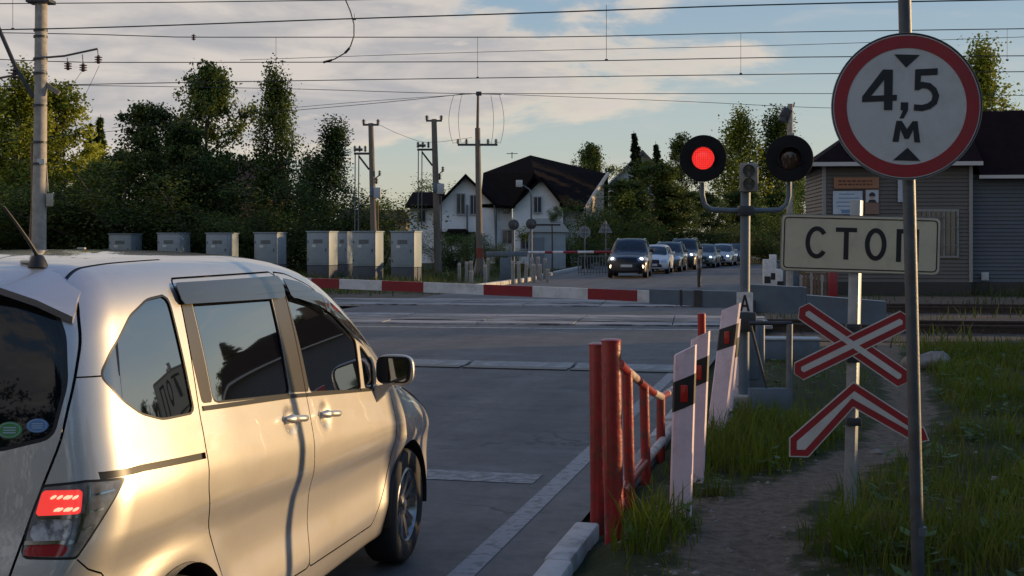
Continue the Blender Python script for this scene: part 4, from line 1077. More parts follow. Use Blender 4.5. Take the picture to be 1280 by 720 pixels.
def make_rails():
    steel=mat('rail steel',(.055,.042,.035),.6,(.085,.06,.045),8,metal=.6); shine=mat('polished rail head',(.12,.11,.105),.45,metal=.9)
    slp=mat('tarred timber sleeper',(.030,.025,.021),.9,(.055,.046,.038),5,bump=.2)
    bal=mat('ballast',(.035,.031,.028),.95,(.085,.075,.066),55,bump=1.0,bscale=60,lo=.38,hi=.62)
    for i,n0 in enumerate((27.7,34.95)):
        t=thing('railway_track',['nearer railway track crossing the road just behind the barrier','farther railway track in front of the signal hut'][i],'railway track',TN*n0,TA)
        for sy in (-.76,.76):
            m=MB(); m.box((0,sy,-.135),(150,.14,.02)); m.box((0,sy,-.07),(150,.02,.11)); m.box((0,sy,-.002),(150,.07,.04)); r_=m.build('rail',steel,t)
            m=MB(); m.box((0,sy,.0195),(150,.05,.003)); m.build('rail_head',shine,r_)
        xs=[x for x in np.arange(2.6,28,.6)]+[-x for x in np.arange(11,25,.6)]
        proto=None
        for x in xs:
            if proto is None:
                m=MB(); m.box((0,0,0),(.26,2.6,.18),bev=.02); proto=m.build('sleeper',slp,t,40); proto.location=(x,0,-.225)
            else:
                c=proto.copy(); COL.objects.link(c); c.parent=t; c.location=(x,0,-.225)
    o=strip('ballast',[(TD*x+TN*24.6+Vector((0,0,-.19)),TD*x+TN*38.2+Vector((0,0,-.19))) for x in (-150,-30,-10.8)],bal); 
    o=strip('ballast',[(TD*x+TN*24.6+Vector((0,0,-.145)),TD*x+TN*38.2+Vector((0,0,-.145))) for x in (2.2,30,150)],bal)
    # crossing deck panels
    dm=mat('worn crossing deck',(.07,.066,.064),.7,(.50,.47,.46),2.2,stretch=(.35,3.5,1),lo=.41,hi=.53,bump=.3,bscale=25,dirt=(.05,.045,.042),dscale=2.2,damt=.8)
    dm2=mat('dark rubber deck',(.030,.030,.032),.6,(.34,.325,.32),2.0,stretch=(.3,3,1),lo=.47,hi=.58,bump=.3,bscale=25)
    rnd=random.Random(8)
    for n0 in (27.7,34.95):
        for (y0,y1,mt) in ((-1.62,-.84,dm),(-.66,.66,dm2),(.84,1.62,dm)):
            x=-10.4
            xr=(-.2 if n0<30 else .7)
            o=thing('crossing_deck','worn deck strip laid along the rails across the road','crossing deck',TN*(n0),TA,'deck strips of the level crossing')
            lab={(27.7,0):'pale worn deck strip before the nearest rail',(27.7,1):'dark deck strip between the nearer pair of rails',(27.7,2):'pale deck strip behind the nearer track'}
            o['label']=('nearer' if n0<30 else 'farther')+' track: '+{-1.62:'pale worn deck strip on its camera side',-.66:'dark deck strip between its two rails',.84:'pale worn deck strip on its far side'}[y0]
            while x<xr:
                w=2.0; m=MB(); m.box((x+w/2,(y0+y1)/2,.0+rnd.uniform(-.006,.006)),(w-.02,y1-y0,.07),bev=.01); m.build('panel',mt,o); x+=w
def make_grass():
    rs=np.random.RandomState(3)
    def blades(name,n,xr,yr,dens,hmin,hmax,wid,mt,seed,thin=1.0):
        rs=np.random.RandomState(seed)
        x=rs.uniform(*xr,n); y=rs.uniform(*yr,n); d=dens(x,y); k=rs.uniform(0,1,n)<d; x,y,d=x[k],y[k],d[k]; n=len(x)
        z=gheight(x,y)-.01
        h=(hmin+(hmax-hmin)*rs.beta(1.6,2.6,n))*(.55+.6*np.clip(d,0,1.35)); a=rs.uniform(0,2*PI,n); ln=rs.uniform(.1,.75,n)*h
        ux,uy=np.cos(a),np.sin(a); w=wid*rs.uniform(.6,1.3,n); px,py=-uy,ux
        V=np.zeros((n,7,3))
        for i,(t,ww) in enumerate(((0,1),(.45,.85),(.8,.5))):
            cx=x+ux*ln*t*t; cy=y+uy*ln*t*t; cz=z+h*(t-.18*t*t*(ln/h))
            V[:,2*i]=np.stack([cx-px*w*ww/2,cy-py*w*ww/2,cz],1); V[:,2*i+1]=np.stack([cx+px*w*ww/2,cy+py*w*ww/2,cz],1)
        V[:,6]=np.stack([x+ux*ln,y+uy*ln,z+h*(1-.18*ln/h)],1)
        b=np.arange(n)[:,None]*7
        F4=np.concatenate([b+np.array([[0,1,3,2]]),b+np.array([[2,3,5,4]])]); F4=np.concatenate([F4,np.concatenate([b+4,b+5,b+6,b+6],1)])
        F=np.concatenate([np.concatenate([b+np.array([[0,1,3]]),b+np.array([[0,3,2]]),b+np.array([[2,3,5]]),b+np.array([[2,5,4]]),b+np.array([[4,5,6]])])])
        o=np_mesh(name,V.reshape(-1,3),F,mt); return o
    g1=mat('green grass blades',(.060,.108,.008),.65,(.165,.205,.022),.9,spec=.10,trans=.35,dirt=(.15,.135,.04),dscale=2.2,damt=.75)
    g2=mat('dry grass blades',(.14,.12,.045),.7,(.26,.21,.09),3,spec=.2,trans=.3)
    def base(x,y):
        r=rcoord(x,y); n=ncoord(x,y)
        pd=pathdist(x,y)
        k=sstep(.22,.55,pd)*sstep(-1.15,-.95,r)*(1-sstep(19.5,22.5,n))
        # keep the trampled strip between posts and path thin
        t=.12+1.0*np.clip(.5+1.0*fnoise(x,y,1.5,5),0,1)
        left=(x<np.interp(y,[p[1] for p in PATH],[p[0] for p in PATH]))
        tu=lambda cx,cy,rr: np.exp(-(((x-cx)**2+(y-cy)**2)/rr**2)**1.5)
        tuft=1.5*tu(1.95,10.4,.8)+1.4*tu(1.75,9.9,.5)+1.0*tu(2.5,11.2,.6)+1.4*tu(.62,7.15,.28)+1.5*tu(1.08,7.3,.42)+.8*tu(.85,7.6,.3)+tu(2.15,7.1,.75)+.4*tu(2.3,12.2,.5)+tu(1.5,8.7,.25)
        return k*np.clip(np.where(left,.06+1.0*tuft,t*.8+.7*tuft),0,1.7)*np.where(y<8.2,.55+.45*np.clip(tuft+.6*sstep(2.4,3.2,x),0,1),1)
    o=blades('grass',190000,(-.6,11),(4.3,22.5),base,.07,.36,.010,g1,1); tag(o,'green grass growing on the verge either side of the dirt path','grass',kind='stuff')
    o=blades('dry_grass',60000,(-.6,11),(4.3,22.5),lambda x,y: base(x,y)*(.3+.7*np.clip(fnoise(x,y,1.6,9),0,1)),.10,.42,.006,g2,2); tag(o,'dry straw-coloured stems among the green grass','dry grass',kind='stuff')
    def farw(x,y):
        n=ncoord(x,y); r=rcoord(x,y)
        off=np.where(y<53,r<-11.9,x<.4+.16*(y-53))
        offr=(r>1.0)&(x>13)
        tr=(x>5.8)&(n>22)&(n<40)
        return np.where(tr,.30*np.clip(.2+.9*fnoise(x,y,.8,8),0,1)*(np.abs(n-27.7)>.9)*(np.abs(n-34.95)>.9),(off|offr)*sstep(40,41.5,n)*np.clip(.35+.7*fnoise(x,y,.6,4),.05,1))
    g3=mat('tall weeds',(.035,.065,.016),.7,(.085,.11,.03),.5,spec=.2,trans=.35)
    o=blades('weeds',110000,(-24,20),(20,72),farw,.22,.75,.028,g3,5); tag(o,'tall green weeds around the cabinets beyond the tracks','weeds',kind='stuff')
    rs=np.random.RandomState(12); n=900
    tt=rs.uniform(0,len(PATH)-1,n); P0=np.array(PATH); i0=np.minimum(tt.astype(int),len(PATH)-2); f=(tt-i0)[:,None]; c=P0[i0]*(1-f)+P0[i0+1]*f
    c=c+rs.normal(0,.45,(n,2)); c[:200]=np.stack([rs.uniform(-1.0,-.3,200),rs.uniform(5.5,14,200)],1)@np.array([[RR.x,RR.y],[RD.x,RD.y]])
    k=rcoord(c[:,0],c[:,1])>-1.1; c=c[k]; n=len(c); z=gheight(c[:,0],c[:,1]); sz=rs.gamma(1.4,.0045,n)+.003
    oc=np.array([(1,0,0),(0,1,0),(-1,0,0),(0,-1,0),(0,0,1),(0,0,-1)],float); V=np.zeros((n,6,3))
    for j in range(6): V[:,j]=np.stack([c[:,0],c[:,1],z],1)+oc[j]*sz[:,None]*np.array([1.2,1,.7])*rs.uniform(.6,1.3,(n,1))
    fc=np.array([(0,1,4),(1,2,4),(2,3,4),(3,0,4),(1,0,5),(2,1,5),(3,2,5),(0,3,5)]); F=(np.arange(n)[:,None,None]*6+fc[None]).reshape(-1,3)
    o=np_mesh('pebbles',V.reshape(-1,3),F,mat('pebble grey',(.13,.12,.11),.9,(.26,.24,.22),9)); tag(o,'small grey pebbles strewn along the dirt path','pebbles',kind='stuff')
    n=2600; x=rs.uniform(.2,9,n); y=rs.uniform(4.8,19,n); d=base(x,y); k=rs.uniform(0,1,n)<d*1.2; x,y=x[k],y[k]; m_=len(x); z=gheight(x,y)
    V=[];F=[]
    for q in range(m_):
        h=rs.uniform(.05,.16); nl=rs.randint(5,9)
        for j in range(nl):
            a=rs.uniform(0,6.28); L_=rs.uniform(.05,.11); w=L_*.28; dx,dy=math.cos(a),math.sin(a); zz=h*rs.uniform(.2,1)
            b=len(V); p=np.array((x[q],y[q],z[q]+zz)); e=np.array((dx,dy,rs.uniform(-.2,.6))); sd_=np.array((-dy,dx,0))
            V+= [p,p+e*L_*.5+sd_*w,p+e*L_,p+e*L_*.5-sd_*w]; F.append((b,b+1,b+2,b+3))
    o=np_mesh('broad_weeds',np.array(V),np.array(F),mat('broad weed leaves',(.05,.10,.02),.55,(.11,.17,.035),4,trans=.35)); tag(o,'small broad-leaved weeds among the verge grass','weeds',kind='stuff')
    # stones beside the path
    rnd=random.Random(2); sm=mat('field stone',(.16,.15,.14),.9,(.24,.225,.21),4,bump=.5,bscale=12)
    for i,(u,v,s,lab) in enumerate(((1163,462,.26,'grey rounded boulder in the grass behind the tall pole'),(1096,566,.05,'small pale stone on the dirt path right of the crossing post'),(1244,604,.04,'small pale stone in the grass at the right edge'))):
        p=gnd(u,v); bm=bmesh.new(); bmesh.ops.create_icosphere(bm,subdivisions=3,radius=s)
        for vt in bm.verts:
            d=vt.co.normalized(); vt.co=Vector((vt.co.x*1.25,vt.co.y*1.0,vt.co.z*.62))*(1+.14*math.sin(d.x*5+i)+.10*math.sin(d.y*7+d.z*4))
        me=bpy.data.meshes.new('stone'); bm.to_mesh(me); bm.free(); me.polygons.foreach_set('use_smooth',[True]*len(me.polygons))
        o=link('stone',me,sm); o.location=(p.x,p.y,float(gheight(np.array([p.x]),np.array([p.y]))[0])+s*.2); tag(o,lab,'stone',group='stones by the path')
make_ground(); make_road(); make_rails(); make_grass()

# ---------------------------------------------------------------- cabinets, masts, wires
def cabinets():
    pm=mat('cabinet grey',(.27,.325,.37),.5,(.23,.28,.32),2.5,dirt=(.22,.20,.18),dscale=1.5,damt=.5); bm_=mat('cabinet base grey',(.05,.06,.08),.7,(.07,.08,.10),3)
    um=[(384,422,290,55,'large relay cabinet on dark plinth, just right of the minivan roof edge'),(441,479,290,53.2,'large relay cabinet on dark plinth under the double utility pole'),(489,527,290,51.4,'large relay cabinet on dark plinth, nearest the white marker posts'),(424,441,290.5,58,'narrow pinkish cabinet standing behind the two large relay cabinets'),
        (319,357,291.5,57,'relay cabinet in front of the tallest birch, no plinth visible'),(259,297,292,58.6,'relay cabinet with light front in front of the dark trees, between two others'),(198,237,292,60.2,'relay cabinet with sunlit right side, second from the concrete mast'),(137,177,293,62,'relay cabinet with sunlit right side nearest the concrete mast')]
    proto=None
    for (u0,u1,vt,Y,lab) in um:
        uc=(u0+u1)/2; loc=Vector(((uc-640)/FPX*Y,Y,-.05)); h=at(uc,vt,Y).z+.05
        narrow=(u1-u0)<20
        if proto is None:
            t=thing('relay_cabinet',lab,'cabinet',loc,TA-.06,'grey relay cabinets beyond the tracks'); w,d=1.0,1.1
            m=MB(); m.box((0,0,.33),(w*.99,d*.98,.70),bev=.02); m.build('plinth',bm_,t,40)
            m=MB(); m.box((0,0,.68+(h-.68)/2),(w,d,h-.70),bev=.02); b=m.build('housing',pm,t,40)
            m=MB(); m.box((0,-.0,h+.015),(w+.07,d+.08,.05),bev=.012); m.build('roof',pm,b,40)
            m=MB(); m.box((0,-d/2-.008,.70+(h-.70)/2),(w*.90,.02,(h-.70)*.92),bev=.006); dd=m.build('door',pm,b,40)
            m=MB(); m.box((w*.36,-d/2-.03,1.35),(.03,.03,.14),bev=.005); m.build('handle',DARKMET(),dd,40)
            m=MB()
            for q in range(5): m.box((-.0,-d/2-.022,1.78-.035*q),(.42,.012,.016))
            m.build('louvre',DARKMET(),dd)
            for zz in (.95,1.7):
                m=MB(); m.tube([(-w*.44,-d/2-.026,zz-.05),(-w*.44,-d/2-.026,zz+.05)],.016,8); m.build('hinge',DARKMET(),dd,40)
            m=MB(); m.box((-.18,-d/2-.021,1.52),(.16,.006,.11)); m.build('label_plate',SIGNW(),dd)
            m=MB(); m.box((0,0,.03),(w+.25,d+.25,.10),bev=.02); m.build('slab',CONC(),t,40)
            proto=t; ph=h
        else:
            c=dup(proto,loc,TA-.06,lab,scale=((.45 if narrow else 1)*Y/53,1,h/ph))
    cm=mat('sunlit pale cabinet',(.42,.38,.33),.6,(.36,.33,.29),3)
    t=thing('junction_box','tiny pale box showing just above the minivan roof','junction box',at(102,312,52)-Vector((0,0,1.4)))
    m=MB(); m.box((0,0,1.35),(.30,.25,.28),bev=.02); m.build('box',cm,t,40); m=MB(); m.tube([(0,0,0),(0,0,1.25)],.05,8); m.build('post',DARKMET(),t,40)
cabinets()
INS=lambda: mat('insulator porcelain',(.10,.055,.04),.3,coat=.4)
def insulator(m,p,h=.22,r=.055):
    p=Vector(p); prof=[(r*.3,0)]
    for k in range(3): z=h*(.12+.28*k); prof+=[(r*.45,z),(r,z+h*.06),(r*.95,z+h*.12),(r*.4,z+h*.18)]
    prof+=[(r*.3,h),(0,h)]
    m.lathe(prof,10,Matrix.Translation(p))
def mast():
    Y=33.5; base=Vector((at(48,300,Y).x,Y,-.15)); root=thing('catenary_mast','concrete railway mast at left with sunlit right side and slanted bracket strut','catenary mast',base)
    P=lambda u,v,dy=0: at(u,v,Y+dy)-base
    m=MB(); m.tube([(0,0,-.3),P(48.5,305),P(50.5,150),P(52,-60)],[.20,.185,.165,.15],20); m.build('concrete_pole',CONC(),root,40)
    for v in (38,46,74,92,132,178,205): 
        m=MB(); q=P(51-(v/305)*2.5,v); m.tube([q-Vector((0,0,.03)),q+Vector((0,0,.03))],.178+.00006*v,18); m.build('steel_band',DARKMET(),root,40)
    m=MB(); m.tube([P(42,122),P(20,85),P(-30,-30)],.055,8); m.build('strut',DARKMET(),root,40)
    m=MB(); q=P(18,94); m.tube([q,P(-40,105)],.03,8); insulator(m,q-Vector((0,0,.1)),.3,.11); m.build('strut_insulator',INS(),root,40)
    m=MB(); m.tube([P(55,72),P(80,70),P(122,61)],.028,8); m.build('bracket_arm',mat('weathered arm',(.15,.13,.11),.6,metal=.4),root,40)
    for u,v0,v1 in ((84,72,80),(103,68,82),(122,62,72)):
        m=MB(); a=P(u,v0);b=P(u+1,v1); m.tube([a,b],.012,6); insulator(m,b-Vector((0,0,.16)),.22,.105); m.build('line_insulator',INS(),root,40)
    m=MB(); m.box((P(54,103)+P(74,117))/2,((P(74,117)-P(54,103)).length,.07,.12),M=Matrix.Rotation(R(34),4,'Y')); m.build('wooden_arm',WOODP(),root)
    m=MB(); m.box((0,0,0),(.62,.5,.10),M=Matrix.Translation(P(51,2)),bev=.01); m.build('cap_plate',DARKMET(),root)
    m=MB(); m.tube([P(46,5),P(46,48)],.04,8); m.tube([P(55,5),P(55,48)],.03,8); m.build('cap_bracket',DARKMET(),root,40)
    m=MB(); m.tube([P(40,178),P(41,250),P(38,300)],.045,8); m.build('earth_pipe',mat('rusty pipe',(.18,.11,.07),.7,(.24,.15,.09),8),root,40)
    m=MB(); m.box(P(62,250),(.16,.14,.34),bev=.02); m.tube([P(57,200),P(60,240)],.02,6); m.build('switch_box',mat('small cream box',(.40,.37,.30),.5),root,40)
    m=MB(); m.box(P(51,202,-.17),(.20,.02,.14)); m.build('number_plate',SIGNW(),root)
mast()
def utility_poles():
    wood=mat('timber pole',(.13,.115,.10),.85,(.19,.165,.14),5,stretch=(5,5,.5),bump=.3)
    def pole(uB,uT,vT,Y,r,label,kind):
        base=Vector(((uB-640)/FPX*Y,Y,-.05)); root=thing('utility_pole',label,'utility pole',base,group='utility poles in front of the white house')
        P=lambda u,v,dy=0: at(u,v,Y+dy)-base
        k=Y/FPX
        if kind=='T':
            m=MB(); m.tube([(0,0,-.3),P(uT,vT)],[r*1.15,r*.8],14); m.build('pole',wood,root,40)
            m=MB(); m.box((P(uT-8,vT+2)+P(uT+8,vT+2))/2,(20*k,.08,.09)); m.build('crossarm',DARKMET(),root)
            for du in (-9,9):
                m=MB(); insulator(m,P(uT+du,vT+1),6*k,2.6*k); m.build('insulator',INS(),root,40)
            # side platform with apparatus
            m=MB(); a=P(uT-21,vT+38); b=P(uT-2,vT+38); m.box((a+b)/2,((b-a).length,.12,.10)); m.tube([P(uT-2,vT+58),P(uT-15,vT+41)],.045,8); m.build('platform',DARKMET(),root)
            m=MB()
            for du in (-20,-14,-7): insulator(m,P(uT+du,vT+36),8*k,2.2*k)
            m.box(P(uT-15,vT+33),(9*k,.3,3*k)); m.build('switchgear',DARKMET(),root,40)
            for du,dv in ((-19.5,1),(-15,0)):
                m=MB(); m.tube([P(uT+du,vT+39),P(uT+du-.5,vT+135)],.028,6); m.build('down_pipe',GALV(),root,40)
            m=MB(); m.box(P(uT+8,vT+87,-.05),(9*k,.35,13*k),bev=.02); m.build('transformer_box',mat('transformer pale',(.42,.43,.46),.5),root,40)
            m=MB(); m.box(P(uT+1.5,vT+85,-.1),(5*k,.3,12*k),bev=.02); m.build('meter_box',BLUEGREY(),root,40)
            m=MB(); insulator(m,P(uT+7,vT+76),8*k,2.5*k); insulator(m,P(uT+11,vT+66),7*k,2.2*k); m.tube([P(uT+2,vT+72),P(uT+12,vT+64)],.03,6); m.build('bushing',INS(),root,40)
            m=MB(); m.tube([P(uT+9,vT+96),P(uT+9,vT+150)],.035,6); m.build('cable_guard',mat('rusty pipe',(.18,.11,.07),.7),root,40)
        else:
            m=MB(); m.tube([(0,0,-.3),P(uT,vT+45)],[r*1.2,r*.85],14); m.tube([P(uT,vT+45),P(uT+.6,vT)],[r*.5,r*.4],10); m.build('pole',wood,root,40)
            m=MB(); a=P(uT-25,vT+66);b=P(uT+25,vT+66); m.box((a+b)/2,((b-a).length,.10,.10)); m.build('crossarm',DARKMET(),root)
            for du in (-24.5,-14,13,23):
                m=MB(); insulator(m,P(uT+du,vT+65),6.5*k,2.4*k); m.build('insulator',INS(),root,40)
            m=MB(); m.box(P(uT+1.5,vT+2),(7*k,.2,5*k),bev=.03); m.tube([P(uT-30,vT+4),P(uT-15,vT+2),P(uT+30,vT+3)],.02,6); m.build('top_clamp',DARKMET(),root,40)
            for du in (-36,-24,20,33):
                m=MB(); pts=[]
                for q in range(9):
                    t=q/8; uu=uT+du*(.9-.25*math.cos(t*PI)*(1 if abs(du)>25 else .6)) ; pts.append(P(uT+du*(.75+.25*math.sin(PI*(t*.75+.1))),vT+4+t*60))
                pts.append(P(uT+(-24.5 if du<-30 else -14 if du<0 else 13 if du<30 else 23),vT+63)); m.tube(pts,.011,5); m.build('jumper_wire',DARKMET(),root,40)
            m=MB(); m.tube([P(uB-.4,310),P(uB,322)],r*1.3,14); m.build('red_band',mat('rust red band',(.22,.05,.035),.7),root,40)
            m=MB(); m.tube([P(uB-9,352),P(uB-2,318)],.07,8); m.tube([P(uB+9,352),P(uB+2,318)],.07,8); m.build('stub_brace',CONC(),root,40)
    pole(469,463.5,154,60,.15,'left timber pole with bracket platform and two downpipes above the cabinets','T')
    pole(548,542.5,149,65,.17,'middle timber pole with grey boxes halfway up beside the white house','T')
    pole(600,597,115,62,.15,'tallest timber pole with wide crossarm and looped wires before the dark roof','X')
utility_poles()
def wires():
    wm=mat('dark wire',(.03,.03,.032),.6)
    def wire(label,pts,r=.011,drops=(),parts=()):
        ps=[at(*p) for p in pts]; o=thing('overhead_wire',label,'wire',ps[0],group='overhead wires above the railway')
        # smooth polyline
        U=[]; n=len(pts)
        cu=[p[0] for p in pts]
        for q in np.linspace(cu[0],cu[-1],26):
            v=np.interp(q,cu,[p[1] for p in pts]) if n<3 else float(pchip(cu,[p[1] for p in pts])(np.array(q))); Y=np.interp(q,cu,[p[2] for p in pts]); U.append((q,v,Y))
        m=MB(); m.tube([at(*p)-ps[0] for p in U],r,6); m.build('strand',wm,o,60)
        for (u,v0,v1) in drops:
            Y=np.interp(u,cu,[p[2] for p in pts]); m=MB(); m.tube([at(u,v0,Y)-ps[0],at(u,v1,Y)-ps[0]],.006,5); m.box(at(u,v1,Y)-ps[0],(.07,.03,.04)); m.build('dropper',wm,o,60)
        return o
    wire('topmost wire along the upper edge, sagging from the mast to the centre',[(-60,5,31.2),(200,3,30.5),(430,0,30),(700,-5,29)],.012)
    wire('thick messenger wire rising from the mast top towards the upper right corner',[(-60,38,31.2),(60,36,31),(450,23,29.5),(640,17,29),(960,6,28),(1340,-2,26.5)],.016,((443,17,24),(758,6,75),(16,-6,36)))
    wire('long wire level with the mast band, drawn just above the upper dropper ends',[(-60,40,38.5),(120,43,38),(240,46.5,37.5),(640,46.5,36.4),(960,40.5,35.5),(1340,35,34.4)],.014,((597,47,97),(926,41,92),(1259,36,75),(345,46,78)))
    wire('thin wire just below the long level wire in the upper right sky',[(300,75,38),(640,64,37),(960,57,36),(1340,44,35)],.008)
    wire('contact wire passing behind the mast insulators and the round sign',[(-60,72,38.5),(130,78,38),(640,77,36.4),(1040,71,35.2),(1340,69.5,34.4)],.014)
    wire('second contact wire crossing the tops of the dark birches',[(-60,110,38),(130,105,37.6),(300,102,37),(640,97,36.4),(1040,92,35.2),(1340,89,34.4)],.013)
    wire('power line running through the top of the tallest utility pole',[(60,106,64),(360,111,63),(600,117,62),(1040,117,60),(1340,120,59)],.016)
    wire('sloping power line from the tallest pole top down to the left trees',[(-60,182,68),(140,164,66),(320,142.5,64),(480,128,63),(568,119,62)],.015)
    wire('second sloping power line close above its twin, left of the tallest pole',[(140,160,66.5),(330,138,64),(480,125,63),(590,117.5,62)],.012)
    wire('power line sagging from the tallest pole behind the round sign',[(630,118,62),(860,127,61),(1040,135,60),(1340,139,59)],.013)
    wire('slack line between the left and middle utility poles',[(472,155,60),(500,168,61.5),(535,178,65),(590,172,62)],.010)
    o=thing('jumper_cable','dark curved jumper cable hanging as a hook near the top left centre','cable',at(432,0,30),group=None)
    b=at(432,0,30); m=MB(); m.tube([at(u,v,30)-b for u,v in ((424,-14),(432,0),(438,14),(442.5,30),(442.5,45),(438,58),(430,67),(418,74),(404,78))],.016,6); m.build('strand',wm,o,60)
    m=MB(); m.tube([at(437,60,30)-b,at(431,66.5,30)-b],.030,6); m.tube([at(415,75,30)-b,at(404,78,30)-b],.028,6); m.build('clamp',wm,o,60)
    o=thing('wire_insulator','small dark insulator hanging on the wire left of the birches','insulator',at(242,47,37.5)); m=MB(); insulator(m,Vector((0,0,-.08)),.18,.07); m.build('body',INS(),o,40)
    o=thing('span_wire','thin stay wires from the mast bracket insulators down towards the trees','stay wire',at(122,80,33.5))
    b=at(122,80,33.5)
    for a,c in (((103,88,33.5),(88,110,38)),((124,82,33.5),(99,135,40))):
        m=MB(); m.tube([at(*a)-b,at(*c)-b],.006,5); m.build('strand',wm,o,60)
wires()
# ================================================================ trees
def foliage(name,c0,c1,trans=.4):
    if name in MATS: return MATS[name]
    m=bpy.data.materials.new(name); m.use_nodes=True; nt=m.node_tree; N=nt.nodes; L=nt.links; b=N['Principled BSDF']; b.inputs['Roughness'].default_value=.55; b.inputs['Specular IOR Level'].default_value=.25
    g=N.new('ShaderNodeNewGeometry'); tc=N.new('ShaderNodeTexCoord'); nz=N.new('ShaderNodeTexNoise'); nz.inputs['Scale'].default_value=.7; nz.inputs['Detail'].default_value=3; L.new(tc.outputs['Object'],nz.inputs['Vector'])
    ad=N.new('ShaderNodeMath'); ad.operation='MULTIPLY_ADD'; L.new(g.outputs['Random Per Island'],ad.inputs[0]); ad.inputs[1].default_value=.55; L.new(nz.outputs['Fac'],ad.inputs[2])
    rp=N.new('ShaderNodeValToRGB'); rp.color_ramp.elements[0].position=.40; rp.color_ramp.elements[1].position=1.0; rp.color_ramp.elements[0].color=c0+(1,); rp.color_ramp.elements[1].color=c1+(1,)
    L.new(ad.outputs[0],rp.inputs['Fac']); L.new(rp.outputs['Color'],b.inputs['Base Color'])
    tl=N.new('ShaderNodeBsdfTranslucent'); L.new(rp.outputs['Color'],tl.inputs['Color']); mx=N.new('ShaderNodeMixShader'); mx.inputs[0].default_value=trans
    L.new(b.outputs[0],mx.inputs[1]); L.new(tl.outputs[0],mx.inputs[2]); L.new(mx.outputs[0],N['Material Output'].inputs['Surface'])
    MATS[name]=m; return m
BARK=lambda: mat('dark bark',(.05,.042,.035),.9,(.09,.075,.06),8,bump=.5,bscale=12)
BIRCHBARK=lambda: mat('birch bark',(.36,.35,.33),.8,(.06,.055,.05),5,stretch=(1,1,3),lo=.45,hi=.6)
PINEBARK=lambda: mat('pine bark',(.16,.085,.05),.9,(.10,.06,.04),6,bump=.5,bscale=12)
def tree_meshes(kind,H,seed,nleaf,leaf):
    rs=np.random.RandomState(seed); rnd=random.Random(seed)
    mb=MB(); anchors=[]   # (point, sigma xyz, weight)
    def path(p,d,L,n,droop,wob):
        pts=[Vector(p)]; d=Vector(d).normalized()
        for i in range(n):
            d=(d+Vector((rnd.gauss(0,wob),rnd.gauss(0,wob),-droop))).normalized(); pts.append(pts[-1]+d*(L/n))
        return pts
    if kind=='bush':
        for i in range(7):
            a=rnd.uniform(0,6.28); d=Vector((math.cos(a)*rnd.uniform(.2,.9),math.sin(a)*rnd.uniform(.2,.9),1)); L=H*rnd.uniform(.65,1.0)
            pts=path((0,0,0),d,L,6,.03,.12); mb.tube(pts,[H*.016*(1-.8*k/6) for k in range(7)],6)
            for k in range(1,7):
                for _ in range(3): anchors.append((pts[k]+Vector((rnd.gauss(0,.10*H),rnd.gauss(0,.10*H),rnd.gauss(0,.05*H))),(.055*H,.055*H,.05*H),1.0 if k>1 else .7))
    else:
        t0={'birch':.12,'broad':.10,'spruce':.04,'pine':.32}[kind]
        Rr={'birch':.19,'broad':.27,'spruce':.17,'pine':.20}[kind]*H
        tp=path((0,0,0),(rnd.gauss(0,.03),rnd.gauss(0,.03),1),H*.97,14,0,.035 if kind in('birch','broad') else .012)
        r0=H*.018; mb.tube([Vector((0,0,-.3))]+tp,[r0*1.25]+[r0*(1-.93*i/14) for i in range(15)],9)
        def tpos(t):
            f=t*14; i=min(13,int(f)); return tp[i].lerp(tp[i+1],f-i)
        nl={'birch':34,'broad':36,'spruce':70,'pine':26}[kind]
        for i in range(nl):
            t=t0+(1-t0)*((i+rnd.random())/nl); a=i*2.4+rnd.uniform(-.5,.5); q=(t-t0)/(1-t0)
            if kind=='spruce': prof=(1-q)**1.1+.02; el=-.12+.35*q; dr=.02
            elif kind=='birch': prof=(.35+.75*math.sin(PI*min(1,q*.9+.12)))*(1-q*.45); el=.75; dr=.14
            elif kind=='pine': prof=(.5+.6*math.sin(PI*(q*.85+.1))); el=.35; dr=.0
            else: prof=(.55+.6*math.sin(PI*min(1,q*.85+.18)))*(1-.45*q*q); el=.65; dr=.05
            L=Rr*prof*rnd.uniform(.5,1.32); d=Vector((math.cos(a),math.sin(a),el))
            pts=path(tpos(t*.97),d,L,5,dr,.10); rr=max(.012,r0*.35*(1-t*.75)); mb.tube(pts,[rr*(1-.8*k/5) for k in range(6)],5,caps=False)
            if kind=='spruce':
                for k in range(1,6):
                    f=k/5; wd=.30*L*(1-f*.75)+.05
                    for _ in range(3):
                        side=rnd.uniform(-1,1)*wd; sv=Vector((-math.sin(a),math.cos(a),0)); anchors.append((pts[k]+sv*side-Vector((0,0,abs(side)*.35+.05)),(.05+.013*H*(1-q),.05+.013*H*(1-q),.08),1))
            else:
                for k in range(2,6):
                    sg=.033*H*(.8+.5*rnd.random())
                    anchors.append((pts[k],(sg,sg,sg*(1.6 if kind=='birch' else .75)),1))
                for k in range(3):
                    p=pts[rnd.randint(1,4)]; a2=a+rnd.choice((-1,1))*rnd.uniform(.5,1.3); L2=L*rnd.uniform(.3,.55)
                    sp=path(p,(math.cos(a2),math.sin(a2),el*rnd.uniform(.2,1.2)),L2,3,dr*1.5,.12); mb.tube(sp,[rr*.5*(1-.7*j/3) for j in range(4)],4,caps=False)
                    for j in (1,2,3):
                        sg=.028*H*(.7+.6*rnd.random()); q2=sp[j]-(Vector((0,0,sg*rnd.uniform(0,1.6))) if kind=='birch' else Vector((0,0,0))); anchors.append((q2,(sg*.8,sg*.8,sg*(1.8 if kind=='birch' else .7)),1))
    A=np.array([tuple(a[0]) for a in anchors]); S=np.array([a[1] for a in anchors]); Wt=np.array([a[2] for a in anchors])*rs.uniform(.1,1.8,len(anchors)); Wt/=Wt.sum()
